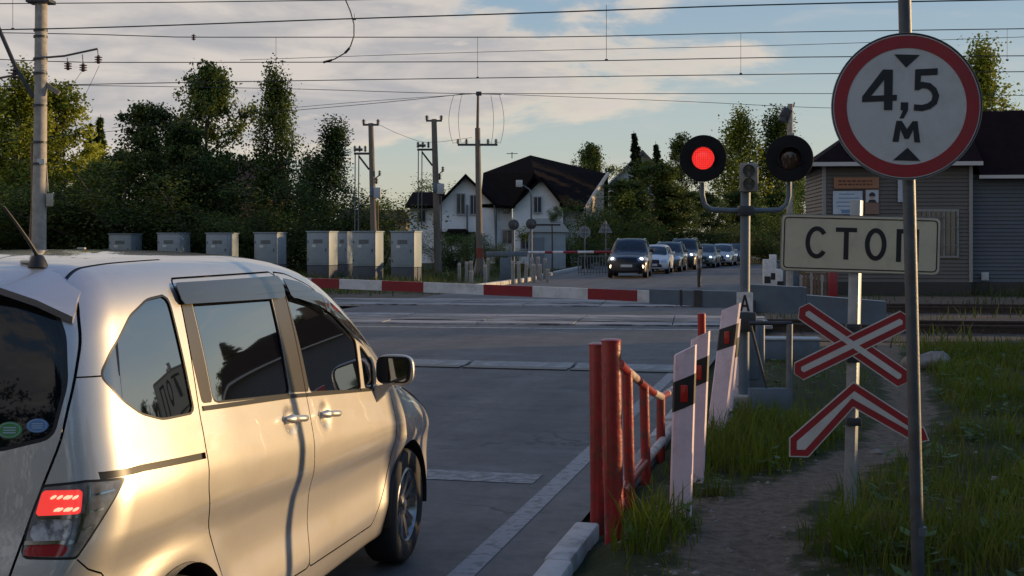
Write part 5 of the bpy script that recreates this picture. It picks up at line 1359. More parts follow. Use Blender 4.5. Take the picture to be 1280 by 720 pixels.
    idx=rs.choice(len(A),nleaf,p=Wt); C=A[idx]+np.clip(rs.normal(0,1,(nleaf,3)),-1.9,1.9)*S[idx]; C[:,2]=np.maximum(C[:,2],.05)
    n=rs.normal(0,1,(nleaf,3)); n[:,2]=np.abs(n[:,2])+.25; n/=np.linalg.norm(n,axis=1)[:,None]
    u=np.cross(n,rs.normal(0,1,(nleaf,3))); u/=np.linalg.norm(u,axis=1)[:,None]; v=np.cross(n,u)
    s=leaf*rs.uniform(.55,1.35,nleaf)[:,None]; asp={'spruce':.42,'pine':.5,'birch':.7,'broad':.8,'bush':.75}[kind]
    cz=np.clip(C[:,2],H*.25,H*.8); cen=np.stack([np.zeros(nleaf),np.zeros(nleaf),cz],1); out=C-cen; out[:,2]+=.35*np.abs(out[:,2])+.12*H; out/=np.linalg.norm(out,axis=1)[:,None]
    fl=np.sum(n*out,axis=1)<0; n[fl]*=-1; v[fl]*=-1
    SN=out*.62+n*.38+rs.normal(0,.12,(nleaf,3)); SN/=np.linalg.norm(SN,axis=1)[:,None]
    V=np.stack([C-u*s,C+v*s*asp+n*s*.15,C+u*s,C-v*s*asp+n*s*.15],1).reshape(-1,3); F=np.arange(nleaf*4).reshape(-1,4)[:,::-1]
    bark={'birch':BIRCHBARK,'pine':PINEBARK}.get(kind,BARK)()
    to=mb.build('trunk',bark,None,50); co=np_mesh('crown',V,F,None,smooth=True); co.data.normals_split_custom_set_from_vertices(np.repeat(SN,4,axis=0).tolist())
    tm,cm=to.data,co.data; bpy.data.objects.remove(to); bpy.data.objects.remove(co); return tm,cm
PROTO={}
for key,kind,seed,n,lf in (('birch1','birch',11,17000,.075),('birch2','birch',12,17000,.075),('broad1','broad',21,21000,.085),('broad2','broad',22,21000,.085),('broad3','broad',23,19000,.085),('spruce1','spruce',31,18000,.11),('spruce2','spruce',33,16000,.11),('pine1','pine',41,15000,.10),('bush1','bush',51,14000,.095),('bush2','bush',52,14000,.095)):
    PROTO[key]=tree_meshes(kind,10.0,seed,n,lf)
FOL={'dark':((.020,.042,.012),(.078,.122,.030)),'mid':((.032,.062,.012),(.125,.170,.034)),'sun_gold':((.11,.145,.012),(.33,.36,.045)),'spruce':((.010,.022,.012),(.034,.055,.024)),'bright':((.035,.075,.012),(.10,.16,.030))}  # evening sun and grove shade are partly put into these leaf colours
def tree(key,loc,H,wid,col,label,group,rz=None):
    tm,cm=PROTO[key]; kind=key[:-1]
    nm={'birch':'birch_tree','broad':'broadleaf_tree','spruce':'spruce_tree','pine':'pine_tree','bush':'bush'}[kind]
    s=H/10.0; t=thing(nm,label,'bush' if kind=='bush' else 'tree',loc,rz if rz is not None else (hash_(label)%628)/100,group); t.scale=(s*wid,s*wid,s)
    o=bpy.data.objects.new('trunk',tm); COL.objects.link(o); o.parent=t
    # a crown mesh keeps its own material through the object slot
    o=bpy.data.objects.new('crown',cm); COL.objects.link(o); o.parent=t
    if not cm.materials: cm.materials.append(None)
    o.material_slots[0].link='OBJECT'; o.material_slots[0].material=foliage('foliage '+col,*FOL[col])
    return t
def hash_(s):
    h=7
    for c in s: h=(h*31+ord(c))%1000003
    return h
TREES=[
 # left, sunlit behind the mast
 ('broad1',-30,92,76,1.2,'sun_gold','golden-green tree cut off by the left edge'),('birch1',22,84,74,1.25,'sun_gold','tall golden tree just left of the concrete mast'),('broad3',78,100,77,1.0,'sun_gold','golden tree just right of the concrete mast'),
 ('spruce1',116,135,84,1.15,'mid','pointed dark spruce rising between the mast and the birches'),('spruce2',98,142,90,.9,'dark','thin dark spruce tip left of the pointed spruce'),('broad2',104,196,72,1.3,'sun_gold','low golden leafy tree under the pointed spruce'),('broad1',150,183,74,1.2,'mid','green leafy tree between the pointed spruce and the dark grove'),
 ('bush1',20,205,68,1.6,'mid','broad bush at the foot of the leftmost trees'),('bush2',80,240,66,1.8,'dark','dark bush at the foot of the concrete mast'),('bush1',140,248,66,1.8,'dark','dark bush behind the cabinet nearest the mast'),('bush2',-20,240,66,1.8,'dark','dark bush at the left edge behind the minivan roof'),
 # dark grove
 ('broad2',200,126,69,.95,'dark','dark leafy tree at the left side of the grove'),('broad1',258,72,71,.85,'mid','tallest leafy tree of the grove, its top catching some light'),('birch1',344,84,70,.85,'mid','slim weeping birch with thin top right of the tallest tree'),
 ('birch2',402,148,68,1.15,'dark','feathery tree at the right end of the grove'),('birch2',378,190,72,1.1,'dark','feathery tree low between the birch and the grove end'),('broad1',232,150,66,1.0,'dark','dark leafy tree in front of the tallest tree'),
 ('bush1',180,200,65,1.8,'dark','dense dark bush at the left foot of the grove'),('bush2',228,243,64,1.9,'dark','dense dark bush under the tallest grove tree'),('bush1',285,212,65,1.9,'dark','dense dark bush behind the third cabinet from the mast'),('bush2',335,252,64,1.8,'dark','dense dark bush under the weeping birch'),('bush1',388,226,65,1.7,'dark','dense dark bush under the feathery trees'),('bush2',425,262,64,1.5,'dark','low dark bush at the right foot of the grove'),
 ('bush1',455,272,68,1.3,'mid','green bush behind the largest cabinets'),
 # by the white house
 ('bush2',500,232,118,1.8,'sun_gold','pale golden bush between the two timber poles'),('bush1',530,226,125,1.4,'sun_gold','golden treetop left of the white house'),('bush1',480,262,86,1.2,'mid','mid green shrub before the low brown-roofed house'),
 ('bush2',566,280,72,1.6,'bright','fresh green shrub in front of the white house, left of the tallest pole'),('bush1',590,290,70,1.2,'mid','shrub at the foot of the tallest pole'),('bush2',628,304,72,1.3,'mid','low shrub right of the tallest pole'),
 ('broad1',736,176,122,.8,'mid','double-topped tree behind the dark roof'),('bush1',742,240,88,1.2,'bright','bright shrub at the lit right gable of the white house'),('bush2',712,268,84,1.4,'mid','green shrub right of the young round tree'),('bush1',765,262,84,1.4,'mid','green shrub above the triangular sign'),('bush2',728,292,76,1.2,'dark','dark low shrub behind the round sign back'),
 # dark mass behind the cars
 ('spruce1',803,158,98,1.15,'spruce','tall dark spruce behind the waiting cars'),('spruce2',832,172,101,1.2,'spruce','second dark spruce just right of the tallest one'),('pine1',820,198,92,1.4,'mid','olive pine in front of the dark spruces'),('broad2',790,222,90,1.4,'dark','dark leafy tree left of the waiting cars'),('pine1',853,168,110,.8,'mid','thin open-topped pine left of the red signal lamp'),
 ('broad3',846,232,92,1.5,'dark','dark leafy tree above the black off-road car'),('broad1',886,238,97,1.5,'dark','dark leafy tree under the red signal lamp'),('broad2',930,236,101,1.5,'dark','dark leafy tree behind the signal post'),('broad3',975,240,104,1.5,'dark','dark leafy tree behind the unlit signal lamp'),
 ('birch1',921,138,106,1.2,'sun_gold','left one of two tall slim birches between the signal lamps'),('birch2',957,136,108,1.2,'mid','right one of two tall slim birches between the signal lamps'),('birch1',986,168,112,1.2,'mid','shorter birch hidden behind the unlit signal lamp'),
 ('bush1',1012,228,64,.8,'bright','bright green bush at the left corner of the hut'),('bush2',1002,268,66,1.1,'dark','dark bush low at the left corner of the hut'),('bush1',815,272,90,2.0,'dark','low dark bush straight behind the first waiting cars'),('bush2',870,276,93,2.0,'dark','low dark bush behind the middle waiting cars'),('bush1',925,280,100,2.0,'dark','low dark bush behind the last waiting cars'),('bush2',968,272,92,1.9,'dark','low dark bush between signal post and hut'),
 ('birch2',1222,52,76,1.0,'sun_gold','sunlit tree rising over the hut roof behind the round sign'),
]
for key,u,vt,Y,wid,col,lab in TREES:
    g='trees of the dark grove' if 165<u<440 and Y<76 else 'trees behind the waiting cars' if u>770 and u<1000 else 'trees and bushes beyond the railway'
    p=at(u,vt,Y); tree(key,Vector((p.x,Y,-.1)),p.z+.1,wid,col,lab,g)
# beyond the edges of the view: these mirror in the car windows and cast the long evening shade
for key,x,y,H,wid,col,lab in (('spruce1',37,45.5,9,1.4,'spruce','pointed spruce beyond the right edge, mirrored in the rear quarter window'),('broad2',43,48,8.5,1.3,'dark','leafy tree beside the mirrored spruce beyond the right edge'),('broad1',51,50,9,1.2,'dark','leafy tree farther right than the mirrored spruce'),('spruce2',31,52.5,9,1.7,'spruce','broad spruce behind the hut, mirrored in the sliding door window'),('broad3',35,55,6.5,1.6,'dark','leafy tree right of the broad spruce behind the hut'),('bush1',33,49.5,4,1.8,'dark','big bush at the foot of the mirrored spruces'),('spruce2',35,74,11,1.1,'spruce','slim spruce behind the hut beyond the right edge'),('broad3',48,93,14,1.3,'dark','leafy tree shading the grove from far right'),('broad1',56,98,14.5,1.4,'dark','second leafy tree shading the grove from far right'),('broad2',42,89,13,1.2,'dark','leafy tree of the far right row nearest the railway'),('spruce1',64,47,13,1.3,'spruce','spruce by the railway far outside the right edge'),
  ('broad1',-13,-15,12,1.3,'dark','leafy tree behind the minivan, mirrored in its rear window'),('broad3',-6,-19,13,1.3,'dark','tall leafy tree behind the minivan, mirrored in its tailgate'),('spruce1',1,-21,14,1.3,'spruce','spruce standing far behind the minivan'),('broad2',8,-19,13,1.4,'dark','leafy tree far behind the tall round sign'),('broad1',16,-16,12,1.3,'dark','leafy tree far behind the crossing post'),('broad3',-21,-9,12,1.3,'dark','leafy tree across the road behind the minivan'),('bush1',-9,-12,6,2.0,'dark','big bush behind the minivan, low in its rear window'),('bush2',3,-15,6,2.2,'dark','big bush by the road far behind the minivan')):
    tree(key,Vector((x,y,-.1)),H,wid,col,lab,'trees beyond the edges of the view')
# ================================================================ houses and far roadside things
def slab(m,pts,th):
    P=[Vector(p) for p in pts]; n=(P[1]-P[0]).cross(P[2]-P[0]).normalized()
    if n.z<0: P=P[::-1]; n=-n
    k=len(P); m.add(P+[p-n*th for p in P],[list(range(k)),list(range(2*k-1,k-1,-1))]+[(i,k+i,k+(i+1)%k,(i+1)%k) for i in range(k)])
def window(parent,c,w,h,frame,glass,yaw=0,bars=(1,0),depth=.06):
    """window standing proud of a wall that faces -y"""
    T=Matrix.Translation(c)@Matrix.Rotation(yaw,4,'Z'); f=.07
    m=MB()
    for x in (-w/2+f/2,w/2-f/2): m.box((x,0,0),(f,depth,h),M=None); 
    for z in (-h/2+f/2,h/2-f/2): m.box((0,0,z),(w-2*f-.002,depth,f))
    for i in range(bars[0]): m.box((-w/2+w*(i+1)/(bars[0]+1),.005,0),(.05,depth*.8,h-2*f-.002))
    mm=MB(); mm.add([T@Vector(v) for v in m.v],m.f); fo=mm.build('window',frame,parent)
    mm=MB(); q=MB(); q.box((0,.012,0),(w-2*f,.01,h-2*f)); mm.add([T@Vector(v) for v in q.v],q.f); mm.build('pane',glass,fo); return fo
PANE=lambda: mat('house window glass',(.02,.03,.045),.05,spec=.8,coat=.5)
def white_house():
    wall=mat('white render',(.86,.89,.92),.85,(.78,.81,.85),1.2,dirt=(.55,.55,.53),dscale=.5,damt=.5); roof=mat('dark brown tiles',(.009,.007,.007),.95,(.014,.010,.010),3,stretch=(1,1,4),bump=.4,bscale=6,spec=.05); fr=mat('pale window frame',(.40,.43,.48),.6); board=mat('sunlit verge board',(.62,.50,.36),.6)
    Y=95; o=Vector((at(640,300,Y).x,Y,-.05)); root=thing('white_house','large white house with steep dark brown roof behind the tallest utility pole','house',o)
    P=lambda u,v,y: at(u,v,y)-o
    def wall_poly(m,pts,th=.3):
        k=len(pts); F=[Vector(p) for p in pts]; B=[p+Vector((0,th,0)) for p in F]; m.add(F+B,[list(range(k)),list(range(2*k-1,k-1,-1))]+[(i,k+i,k+(i+1)%k,(i+1)%k) for i in range(k)])
    # walls
    g=332
    m=MB(); wall_poly(m,[P(545,g,94.5),P(620,g,94.5),P(620,258,94.5),P(582,221,94.5),P(545,258,94.5)],9); m.build('left_gable_wall',wall,root)
    m=MB(); wall_poly(m,[P(512,g,96),P(546,g,96),P(546,258,96),P(512,258,96)],7); m.build('side_wall',wall,root)
    m=MB(); wall_poly(m,[P(621,g,95.5),P(640,g,95.5),P(640,257,95.5),P(621,257,95.5)],8); m.build('middle_wall',wall,root)
    m=MB(); wall_poly(m,[P(641,g,94.2),P(704,g,94.2),P(704,256,94.2),P(677,225,94.2),P(641,258,94.2)],9); m.build('front_gable_wall',wall,root)
    m=MB(); wall_poly(m,[P(705,g,96),P(733,g,96),P(733,260,96),P(705,260,96)],8); m.build('right_wall',wall,root)
    m=MB(); m.add([P(728,262,95.3),P(755,219,103.5),P(755,262,104.5),P(755,g,104.5),P(728,g,95.3)],[(0,1,2),(0,2,3,4)]); m.build('lit_gable_wall',mat('sunlit gable render',(.55,.48,.38),.85),root)  # warm sun on the white gable put into the wall colour
    # roofs
    m=MB(); slab(m,[P(663,194,100),P(604,216,100),P(600,256,94.4),P(642,257,94.0),P(668,216,96)],.22); slab(m,[P(663,194,100),P(668,216,96),P(704,257,94),P(730,262,94.6),P(759,217,104)],.22); m.build('main_roof',roof,root)
    m=MB(); slab(m,[P(663,194,100.3),P(604,216,100.3),P(604,258,108),P(759,258,110),P(759,217,104.3)],.22); m.build('back_roof',roof,root)
    m=MB(); slab(m,[P(582,217,93.9),P(582,217,101),P(541,260,101),P(541,260,93.9)],.2); slab(m,[P(582,217,93.9),P(582,217,101),P(624,258,101),P(624,258,93.9)],.2); m.build('left_gable_roof',roof,root)
    m=MB(); slab(m,[P(677,221,93.6),P(677,221,99),P(637,260,97),P(637,260,93.6)],.18); slab(m,[P(677,221,93.6),P(677,221,99),P(707,258,97),P(707,258,93.6)],.18); m.build('front_gable_roof',roof,root)
    m=MB(); slab(m,[P(506,257,95.3),P(548,257,95.3),P(556,240,100),P(516,240,100)],.2); m.build('side_roof',roof,root)
    m=MB(); a,b=P(760,217,104),P(729,263,94.8); m.tube([a,b],.16,6); m.build('verge_board',board,root)  # golden sunlight along the verge put into the board colour
    for (u,v,w,h,y) in ((576,255,.7,1.6,94.4),(592,256,.6,1.5,94.4),(633,259.5,.5,.9,95.4),(672,256,.65,1.25,94.1),(634,296,.8,1.1,95.4),(657,302,.8,1.2,94.1),(527,270,.7,1.0,95.9),(598,305,.7,1.1,94.4)):
        window(root,P(u,v,y-.04),w,h,fr,PANE())
    m=MB(); m.box(P(572,291,94.0),(2.6,.9,.12),M=Matrix.Rotation(.0,4,'X')); slab(m,[P(556,294,93.2),P(588,294,93.2),P(584,286,94.4),P(560,286,94.4)],.1); m.build('porch_roof',roof,root)
    for u in (618,584):
        m=MB(); m.tube([P(u,256,94.2),P(u+(3 if u>600 else 0),330,94.2)],.07,8); m.build('drainpipe',mat('grey drainpipe',(.14,.16,.19),.5),root,40)
    m=MB(); m.tube([P(640,198,102),P(640,190,102)],.04,6); m.box(P(640,192,102),(.9,.05,.05)); m.build('aerial',DARKMET(),root)
white_house()
def back_house():
    wall=mat('pale gable render',(.50,.53,.55),.85); roof=mat('grey roof',(.10,.10,.11),.7)
    Y=128; o=Vector((at(800,300,Y).x,Y,-.05)); root=thing('gabled_house','pale gabled house mostly hidden by the dark spruces','house',o); P=lambda u,v,y: at(u,v,y)-o
    m=MB(); pts=[P(764,332,Y),P(840,332,Y),P(840,226,Y),P(803,190,Y),P(764,228,Y)]; k=5; F=pts; B=[p+Vector((0,9,0)) for p in F]; m.add(F+B,[list(range(k)),list(range(2*k-1,k-1,-1))]+[(i,k+i,k+(i+1)%k,(i+1)%k) for i in range(k)]); m.build('wall',wall,root)
    m=MB(); slab(m,[P(803,187,Y-.6),P(803,187,Y+9.6),P(760,231,Y+9.6),P(760,231,Y-.6)],.25); slab(m,[P(803,187,Y-.6),P(803,187,Y+9.6),P(846,231,Y+9.6),P(846,231,Y-.6)],.25); m.build('roof',roof,root)
    window(root,P(790,240,Y-.05),1.2,1.5,mat('pale window frame',(.40,.43,.48),.6),PANE())
    Y=112; o=Vector((at(468,300,Y).x,Y,-.05)); root=thing('low_house','low cream house with red-brown roof behind the double utility pole','house',o); P=lambda u,v,y: at(u,v,y)-o
    m=MB(); m.box((P(425,330,Y)+P(508,274,Y))/2+Vector((0,3,0)),((P(508,274,Y)-P(425,274,Y)).x,6,(P(425,274,Y)-P(425,330,Y)).z)); m.build('wall',mat('cream render',(.46,.40,.33),.85),root)
    m=MB(); slab(m,[P(420,276,Y-.4),P(512,276,Y-.4),P(506,262,Y+3),P(426,262,Y+3)],.2); slab(m,[P(420,276,Y+6.4),P(512,276,Y+6.4),P(506,262,Y+3),P(426,262,Y+3)],.2); m.build('roof',mat('red brown roof',(.07,.03,.022),.8),root)
    for u in (440,488): window(root,P(u,286,Y-.05),1.0,1.2,mat('pale window frame',(.40,.43,.48),.6),PANE())
    Y=100; o=Vector((at(262,300,Y).x,Y,-.05)); root=thing('brick_house','orange brick house glimpsed through the dark grove','house',o); P=lambda u,v,y: at(u,v,y)-o
    m=MB(); m.box((0,4,2.6),(9,8,5.3)); m.build('wall',mat('orange brick',(.34,.15,.07),.85,(.26,.11,.06),4),root)
    m=MB(); slab(m,[Vector((-5,-.5,5.1)),Vector((5,-.5,5.1)),Vector((5,4,8.2)),Vector((-5,4,8.2))],.2); slab(m,[Vector((-5,8.5,5.1)),Vector((5,8.5,5.1)),Vector((5,4,8.2)),Vector((-5,4,8.2))],.2); m.build('roof',mat('red brown roof',(.07,.03,.022),.8),root)
    window(root,Vector((1.5,-.05,3.0)),1.1,1.4,mat('pale window frame',(.40,.43,.48),.6),PANE())
back_house()
def hut():
    sid=mat('grey beige siding',(.125,.112,.10),.6,(.10,.09,.082),1.0,dirt=(.10,.09,.08),dscale=.8,damt=.5); sid2=mat('blue grey siding',(.085,.10,.12),.6,(.07,.082,.10),1.0,dirt=(.09,.09,.09),dscale=.8,damt=.5)
    roof=mat('dark maroon roof sheet',(.011,.007,.008),.9,(.017,.010,.011),2,bump=.2,bscale=3,spec=.06); trim=mat('dull pale trim',(.27,.26,.25),.6); dark=mat('dark plinth',(.05,.047,.045),.9)
    Y=42.0; o=Vector((10.24,Y,-.1)); root=thing('crossing_hut','grey sided crossing keeper hut with dark hipped roof and barred window','hut',o,-.10)
    P=lambda u,v,dy=0: at(u,v,Y+dy)-o
    W1=P(1208,300).x; W2=15.5; zE=P(1030,205).z; zE2=P(1215,222).z; z0=P(1100,352).z
    def siding(m,x0,x1,z0,z1,y,pitch=.125,axis='x'):
        n=int(round((z1-z0)/pitch)); p=(z1-z0)/n
        for i in range(n):
            a=z0+i*p;b=a+p
            if axis=='x': m.add([(x0,y-.040,a),(x1,y-.040,a),(x1,y-.002,b),(x0,y-.002,b),(x0,y-.002,a),(x1,y-.002,a)],[(0,1,2,3),(0,4,5,1)])
            else: m.add([(y-.040,x0,a),(y-.040,x1,a),(y-.002,x1,b),(y-.002,x0,b),(y-.002,x0,a),(y-.002,x1,a)],[(0,3,2,1),(0,1,5,4)])
    m=MB(); siding(m,0,W1-.06,z0,zE,0); m.build('front_wall',sid,root,fix=False)
    m=MB(); siding(m,.0,4.6,z0,zE,0,axis='y'); m.build('left_wall',sid,root,fix=False)
    m=MB(); siding(m,W1+.06,W2,z0,zE2+.1,.35); m.build('extension_wall',sid2,root,fix=False)
    m=MB(); m.box((W1/2,2.3,zE/2),(W1-.02,4.56,zE-.02)); m.box(((W1+W2)/2,2.5,zE2/2),(W2-W1-.02,4.1,zE2)); m.build('core_wall',dark,root)
    m=MB(); m.box((W1/2,-.02,z0/2-.1),(W1,.06,z0+.2)); m.box(((W1+W2)/2,.33,z0/2-.1),(W2-W1-.1,.06,z0+.2)); m.build('plinth',dark,root)
    for x,z,y in ((0,zE,0),(W1-.01,zE,-.005)):
        m=MB(); m.box((x,y-.02,(z0+z)/2),(.11,.09,z-z0)); m.build('corner_trim',trim,root)
    ov=.45; zr=P(1150,142,2.6).z
    m=MB(); x0,x1,y0,y1=-ov,W2+ov,-ov,4.6+ov
    A=Vector((x0,y0,zE+.02));B=Vector((W1+ov*.6,y0,zE+.02));C=Vector((2.2,2.3,zr));D=Vector((W2-2,2.3,zr))
    slab(m,[A,B,Vector((W1+ov*.6,2.3,zr)),C],.12); slab(m,[A,C,Vector((x0,y1,zE+.02))],.12); slab(m,[Vector((x0,y1,zE+.02)),C,D,Vector((x1,y1,zE2+.02))],.12); m.build('roof',roof,root)
    m=MB(); slab(m,[Vector((W1+ov*.6+.01,y0+.4,zE2+.05)),Vector((x1,y0+.4,zE2+.05)),D,Vector((W1+ov*.6+.01,2.3,zr-.005))],.12); slab(m,[Vector((x1,y0+.4,zE2+.05)),D,Vector((x1,y1,zE2+.05))],.12); m.build('extension_roof',roof,root)
    m=MB(); m.box(((x0+W1+ov*.6)/2,y0-.02,zE-.03),(W1+ov*1.6,.03,.13)); m.box((x0-.02,2.3,zE-.03),(.03,5.4,.13)); m.build('fascia',mat('pale fascia',(.50,.49,.47),.6),root)
    m=MB(); m.box(((W1+W2)/2+.4,y0+.38,zE2),(W2-W1+.3,.03,.11)); m.build('extension_fascia',mat('pale fascia',(.50,.49,.47),.6),root)
    m=MB(); m.box((11.0,2.6,zr+.1),(.6,.6,1.3)); m.box((11.0,2.6,zr+.8),(.72,.72,.10)); m.build('chimney',mat('brick chimney',(.12,.07,.05),.9),root)
    # barred window
    a,b=P(1140,262),P(1193,322); wd=b.x-a.x; hh=a.z-b.z; f=window(root,Vector(((a.x+b.x)/2,-.05,(a.z+b.z)/2)),wd,hh,trim,PANE(),bars=(2,0))
    m=MB()
    for i in range(9): x=a.x+wd*(i+.5)/9; m.tube([(x,-.13,b.z+.05),(x,-.13,a.z-.05)],.010,5)
    for z in (.25,.6,.85): m.box((a.x+wd/2,-.13,b.z+hh*z),(wd,.02,.02))
    m.build('window_grille',mat('grille steel',(.16,.15,.14),.6),f)
    # things hung on the wall
    def board(name,label,cat,u0,u1,v0,v1,mt,dy=-.06,group=None):
        a,b=P(u0,v0)+o,P(u1,v1)+o; c=(a+b)/2; c.y=Y+dy-.10*(c.x-10.24)-.03; t=thing(name,label,cat,c,-.10,group); m=MB(); m.box((0,0,0),(b.x-a.x,.03,a.z-b.z),bev=.006); q=m.build('panel',mt,t); return t,q
    t,q=board('notice_board','orange-brown notice strip high on the left end of the hut wall','notice',1041,1096,222,236,mat('orange notice',(.36,.17,.09),.6,(.30,.14,.08),6)); 
    m=MB(); rr=random.Random(5)
    for row in (0.06,-.05):
        x=-.58
        while x<.5:
            w=rr.uniform(.05,.14); m.box((x+w/2,-.018,row),(w,.006,.055)); x+=w+.03
    m.build('print',mat('brown print',(.12,.045,.025),.7),q)
    t,q=board('notice_sheet','white-blue notice sheets on the hut wall below the orange strip','notice',1040,1076,239,268,mat('pale blue notice',(.42,.50,.60),.6,(.50,.56,.63),5))
    m=MB()
    for i in range(5): m.box((rr.uniform(-.05,.05),-.018,.28-.13*i),(rr.uniform(.4,.75),.006,.03))
    m.box((.05,-.018,-.30),(.5,.006,.10)); m.build('print',mat('blue print',(.16,.25,.42),.7),q)
    t,q=board('portrait_notice','small notice with a dark haired portrait above a brown field','notice',1079,1096,237,268,mat('brown notice',(.22,.13,.10),.6))
    m=MB(); m.box((0,-.02,.18),(.40,.01,.40)); m.build('picture_field',mat('pale picture field',(.45,.50,.56),.6),q)
    m=MB(); m.lathe([(0,.004),(.085,.004),(.085,-.002)],16,Matrix.Translation((0,-.027,.17))@Matrix.Rotation(PI/2,4,'X')); m.build('portrait_face',mat('printed skin',(.42,.30,.25),.7),q)
    m=MB(); m.prism(arc(0,.20,.10,.11,-10,190,12),-.040,-.034); m.prism([(-.14,-.02),(.14,-.02),(.09,.07),(-.09,.07)],-.032,-.028); m.build('portrait_hair',mat('printed black',(.03,.03,.04),.7),q)
    t,q=board('number_sign','narrow blue and white upright sign plate on the hut wall','sign',1118.5,1127.5,223,253,mat('blue white plate',(.34,.42,.55),.5,(.48,.52,.58),7))
    t,q=board('meter_box','small pale meter box low on the blue-grey part of the hut','meter box',1222,1231,340,350,mat('meter box paint',(.40,.42,.44),.5),dy=.2)
    m=MB(); m.box((0,-.02,0),(.16,.02,.18),bev=.004); m.build('door',mat('meter box paint',(.40,.42,.44),.5),q)
    # picket fence, red post, downpipe in front of the hut
    pk=mat('picket brown',(.14,.085,.055),.8,(.20,.13,.09),5)
    t=thing('picket_fence','low brown picket fence with white tips in front of the hut','fence',at(1020,366,40.5)*1); t.location.z=-.1; oo=t.location
    for i in range(9):
        u=1001+i*4.4; a=at(u,342+random.Random(i).uniform(-2,2),40.5)-oo; m=MB(); m.box((a.x,0,a.z/2),(.07,.03,a.z)); m.build('picket',pk if i%3 else mat('pale picket',(.38,.33,.29),.8),t)
    m=MB(); m.box((0,.03,.35),(1.15,.03,.08)); m.box((0,.03,.75),(1.15,.03,.08)); m.build('rail',pk,t)
    b=at(1041,366,39.6); b.z=-.1; t=thing('bollard','red square post in front of the hut beside the picket fence','bollard',b); m=MB(); m.box((0,0,.48),(.24,.24,.96),bev=.02); m.build('post',mat('barrier red',(.36,.02,.025),.5),t,40); m=MB(); m.box((0,0,.975),(.27,.27,.04),bev=.01); m.build('cap',mat('barrier red',(.36,.02,.025),.5),t,40)
hut()
def far_signs():
    gm=BACK(); pm=GALV()
    def sign(name,label,cat,u,vc,vb,Y,shape,r,mt=None,group=None):
        b=Vector((at(u,300,Y).x,Y,-.05)); t=thing(name,label,cat,b,.2,group); c=at(u,vc,Y).z+.05
        m=MB(); m.tube([(0,0,-.2),(0,0,c+r*.8)],.035,8); m.build('post',pm,t,40)
        m=MB(); T=Matrix.Translation((0,.05,c))@Matrix.Rotation(PI/2,4,'X')
        if shape=='round': m.lathe([(0,0),(r,0),(r,.02),(0,.02)],28,T)
        else: m.prism(round_poly([(-r,-r*.75),(r,-r*.75),(0,r)],r*.15),0.03,.05,Matrix.Translation((0,0,c)))
        m.build('sign_plate',mt or gm,t,40); 
        m=MB()
        for d in (.2,-.2): m.box((0,-.01,c+d*r*1.6),(r*1.1,.05,.05))
        m.build('bracket',pm,t); return t
    sign('road_sign','grey back of a round road sign left of the waiting cars','road sign',731,290,330,62,'round',.30)
    sign('road_sign','grey back of a triangular road sign right above the first waiting car','road sign',757,284,330,64,'tri',.38)
    sg=mat('grey signal back',(.055,.062,.07),.6)
    def fsig(u,v,Y,lab):
        b=Vector((at(u,300,Y).x,Y,-.05)); t=thing('far_signal',lab,'traffic signal',b,group='dark round signal backs at the far side'); c=at(u,v,Y).z+.05
        m=MB(); m.tube([(0,0,-.2),(0,0,c)],.05,8); m.build('post',pm,t,40); m=MB(); m.lathe([(0,-.01),(.22,-.01),(.24,0),(.22,.01),(.11,.03),(.10,.14),(0,.16)],26,Matrix.Translation((0,-.04,c))@Matrix.Rotation(PI/2,4,'X')); m.build('signal_head',sg,t,40)
    fsig(642,281,56,'left dark round signal back in front of the white house'); fsig(664,280,56.5,'right dark round signal back in front of the white house')
    # kiosk
    Y=78; o=Vector((at(681,300,Y).x,Y,-.05)); t=thing('kiosk','small pale blue-grey kiosk with pitched roof in front of the white house','kiosk',o); P=lambda u,v: at(u,v,Y)-o
    km=mat('pale blue metal',(.32,.38,.43),.6,(.27,.33,.38),2); m=MB(); a,b=P(661,290),P(707,336); m.box(((a.x+b.x)/2,1,(a.z)/2),(b.x-a.x,2,a.z)); m.build('wall',km,t)
    m=MB(); m.prism([(P(655,290).x,P(655,290).z),(P(712,290).x,P(712,290).z),(P(699,273).x,P(699,273).z),(P(668,273).x,P(668,273).z)],-.15,2.2); m.build('roof',mat('pale roof metal',(.40,.44,.47),.5),t)
    m=MB(); m.box(((a.x+b.x)/2,-.02,P(0,281).z),(1.6,.3,.10)); m.build('roof_rib',DARKMET(),t); 
    m=MB(); m.box((a.x+.6,-.02,.95),(.7,.05,1.9)); m.build('door',mat('kiosk door',(.18,.22,.26),.6),t)
    # young round tree
    p=at(690,300,62); t=thing('young_tree','young round-headed green tree on a thin stem in front of the kiosk','tree',(p.x,62,-.1))
    tm,cm=PROTO['bush2']; m=MB(); m.tube([(0,0,0),(.02,0,1.2),(0,.02,2.6)],[.05,.04,.03],8); m.build('trunk',BARK(),t,40)
    c=bpy.data.objects.new('crown',cm); COL.objects.link(c); c.parent=t; c.location=(0,0,at(690,276,62).z); c.scale=(.105,.105,.10); c.material_slots[0].link='OBJECT'; c.material_slots[0].material=foliage('foliage bright',*FOL['bright'])
    # street lamp
    Y=82; b=Vector((at(665,300,Y).x,Y,-.05)); t=thing('street_lamp','slender street lamp with short arm before the front gable','street lamp',b); P=lambda u,v: at(u,v,Y)-b
    m=MB(); m.tube([(0,0,-.2),P(664,245),P(662,237),P(656,233),P(652,231)],[.08,.06,.05,.045,.04],8); m.build('pole',pm,t,40); m=MB(); m.box(P(649,229.5),(.42,.22,.45),bev=.05); m.build('lamp_head',mat('pale lamp head',(.5,.5,.48),.4),t,40)
    Y=40; b=Vector((at(987,300,Y).x,Y,-.1)); t=thing('lamp_post','slim post with floodlight head rising behind the unlit signal lamp','lamp post',b); P=lambda u,v: at(u,v,Y)-b
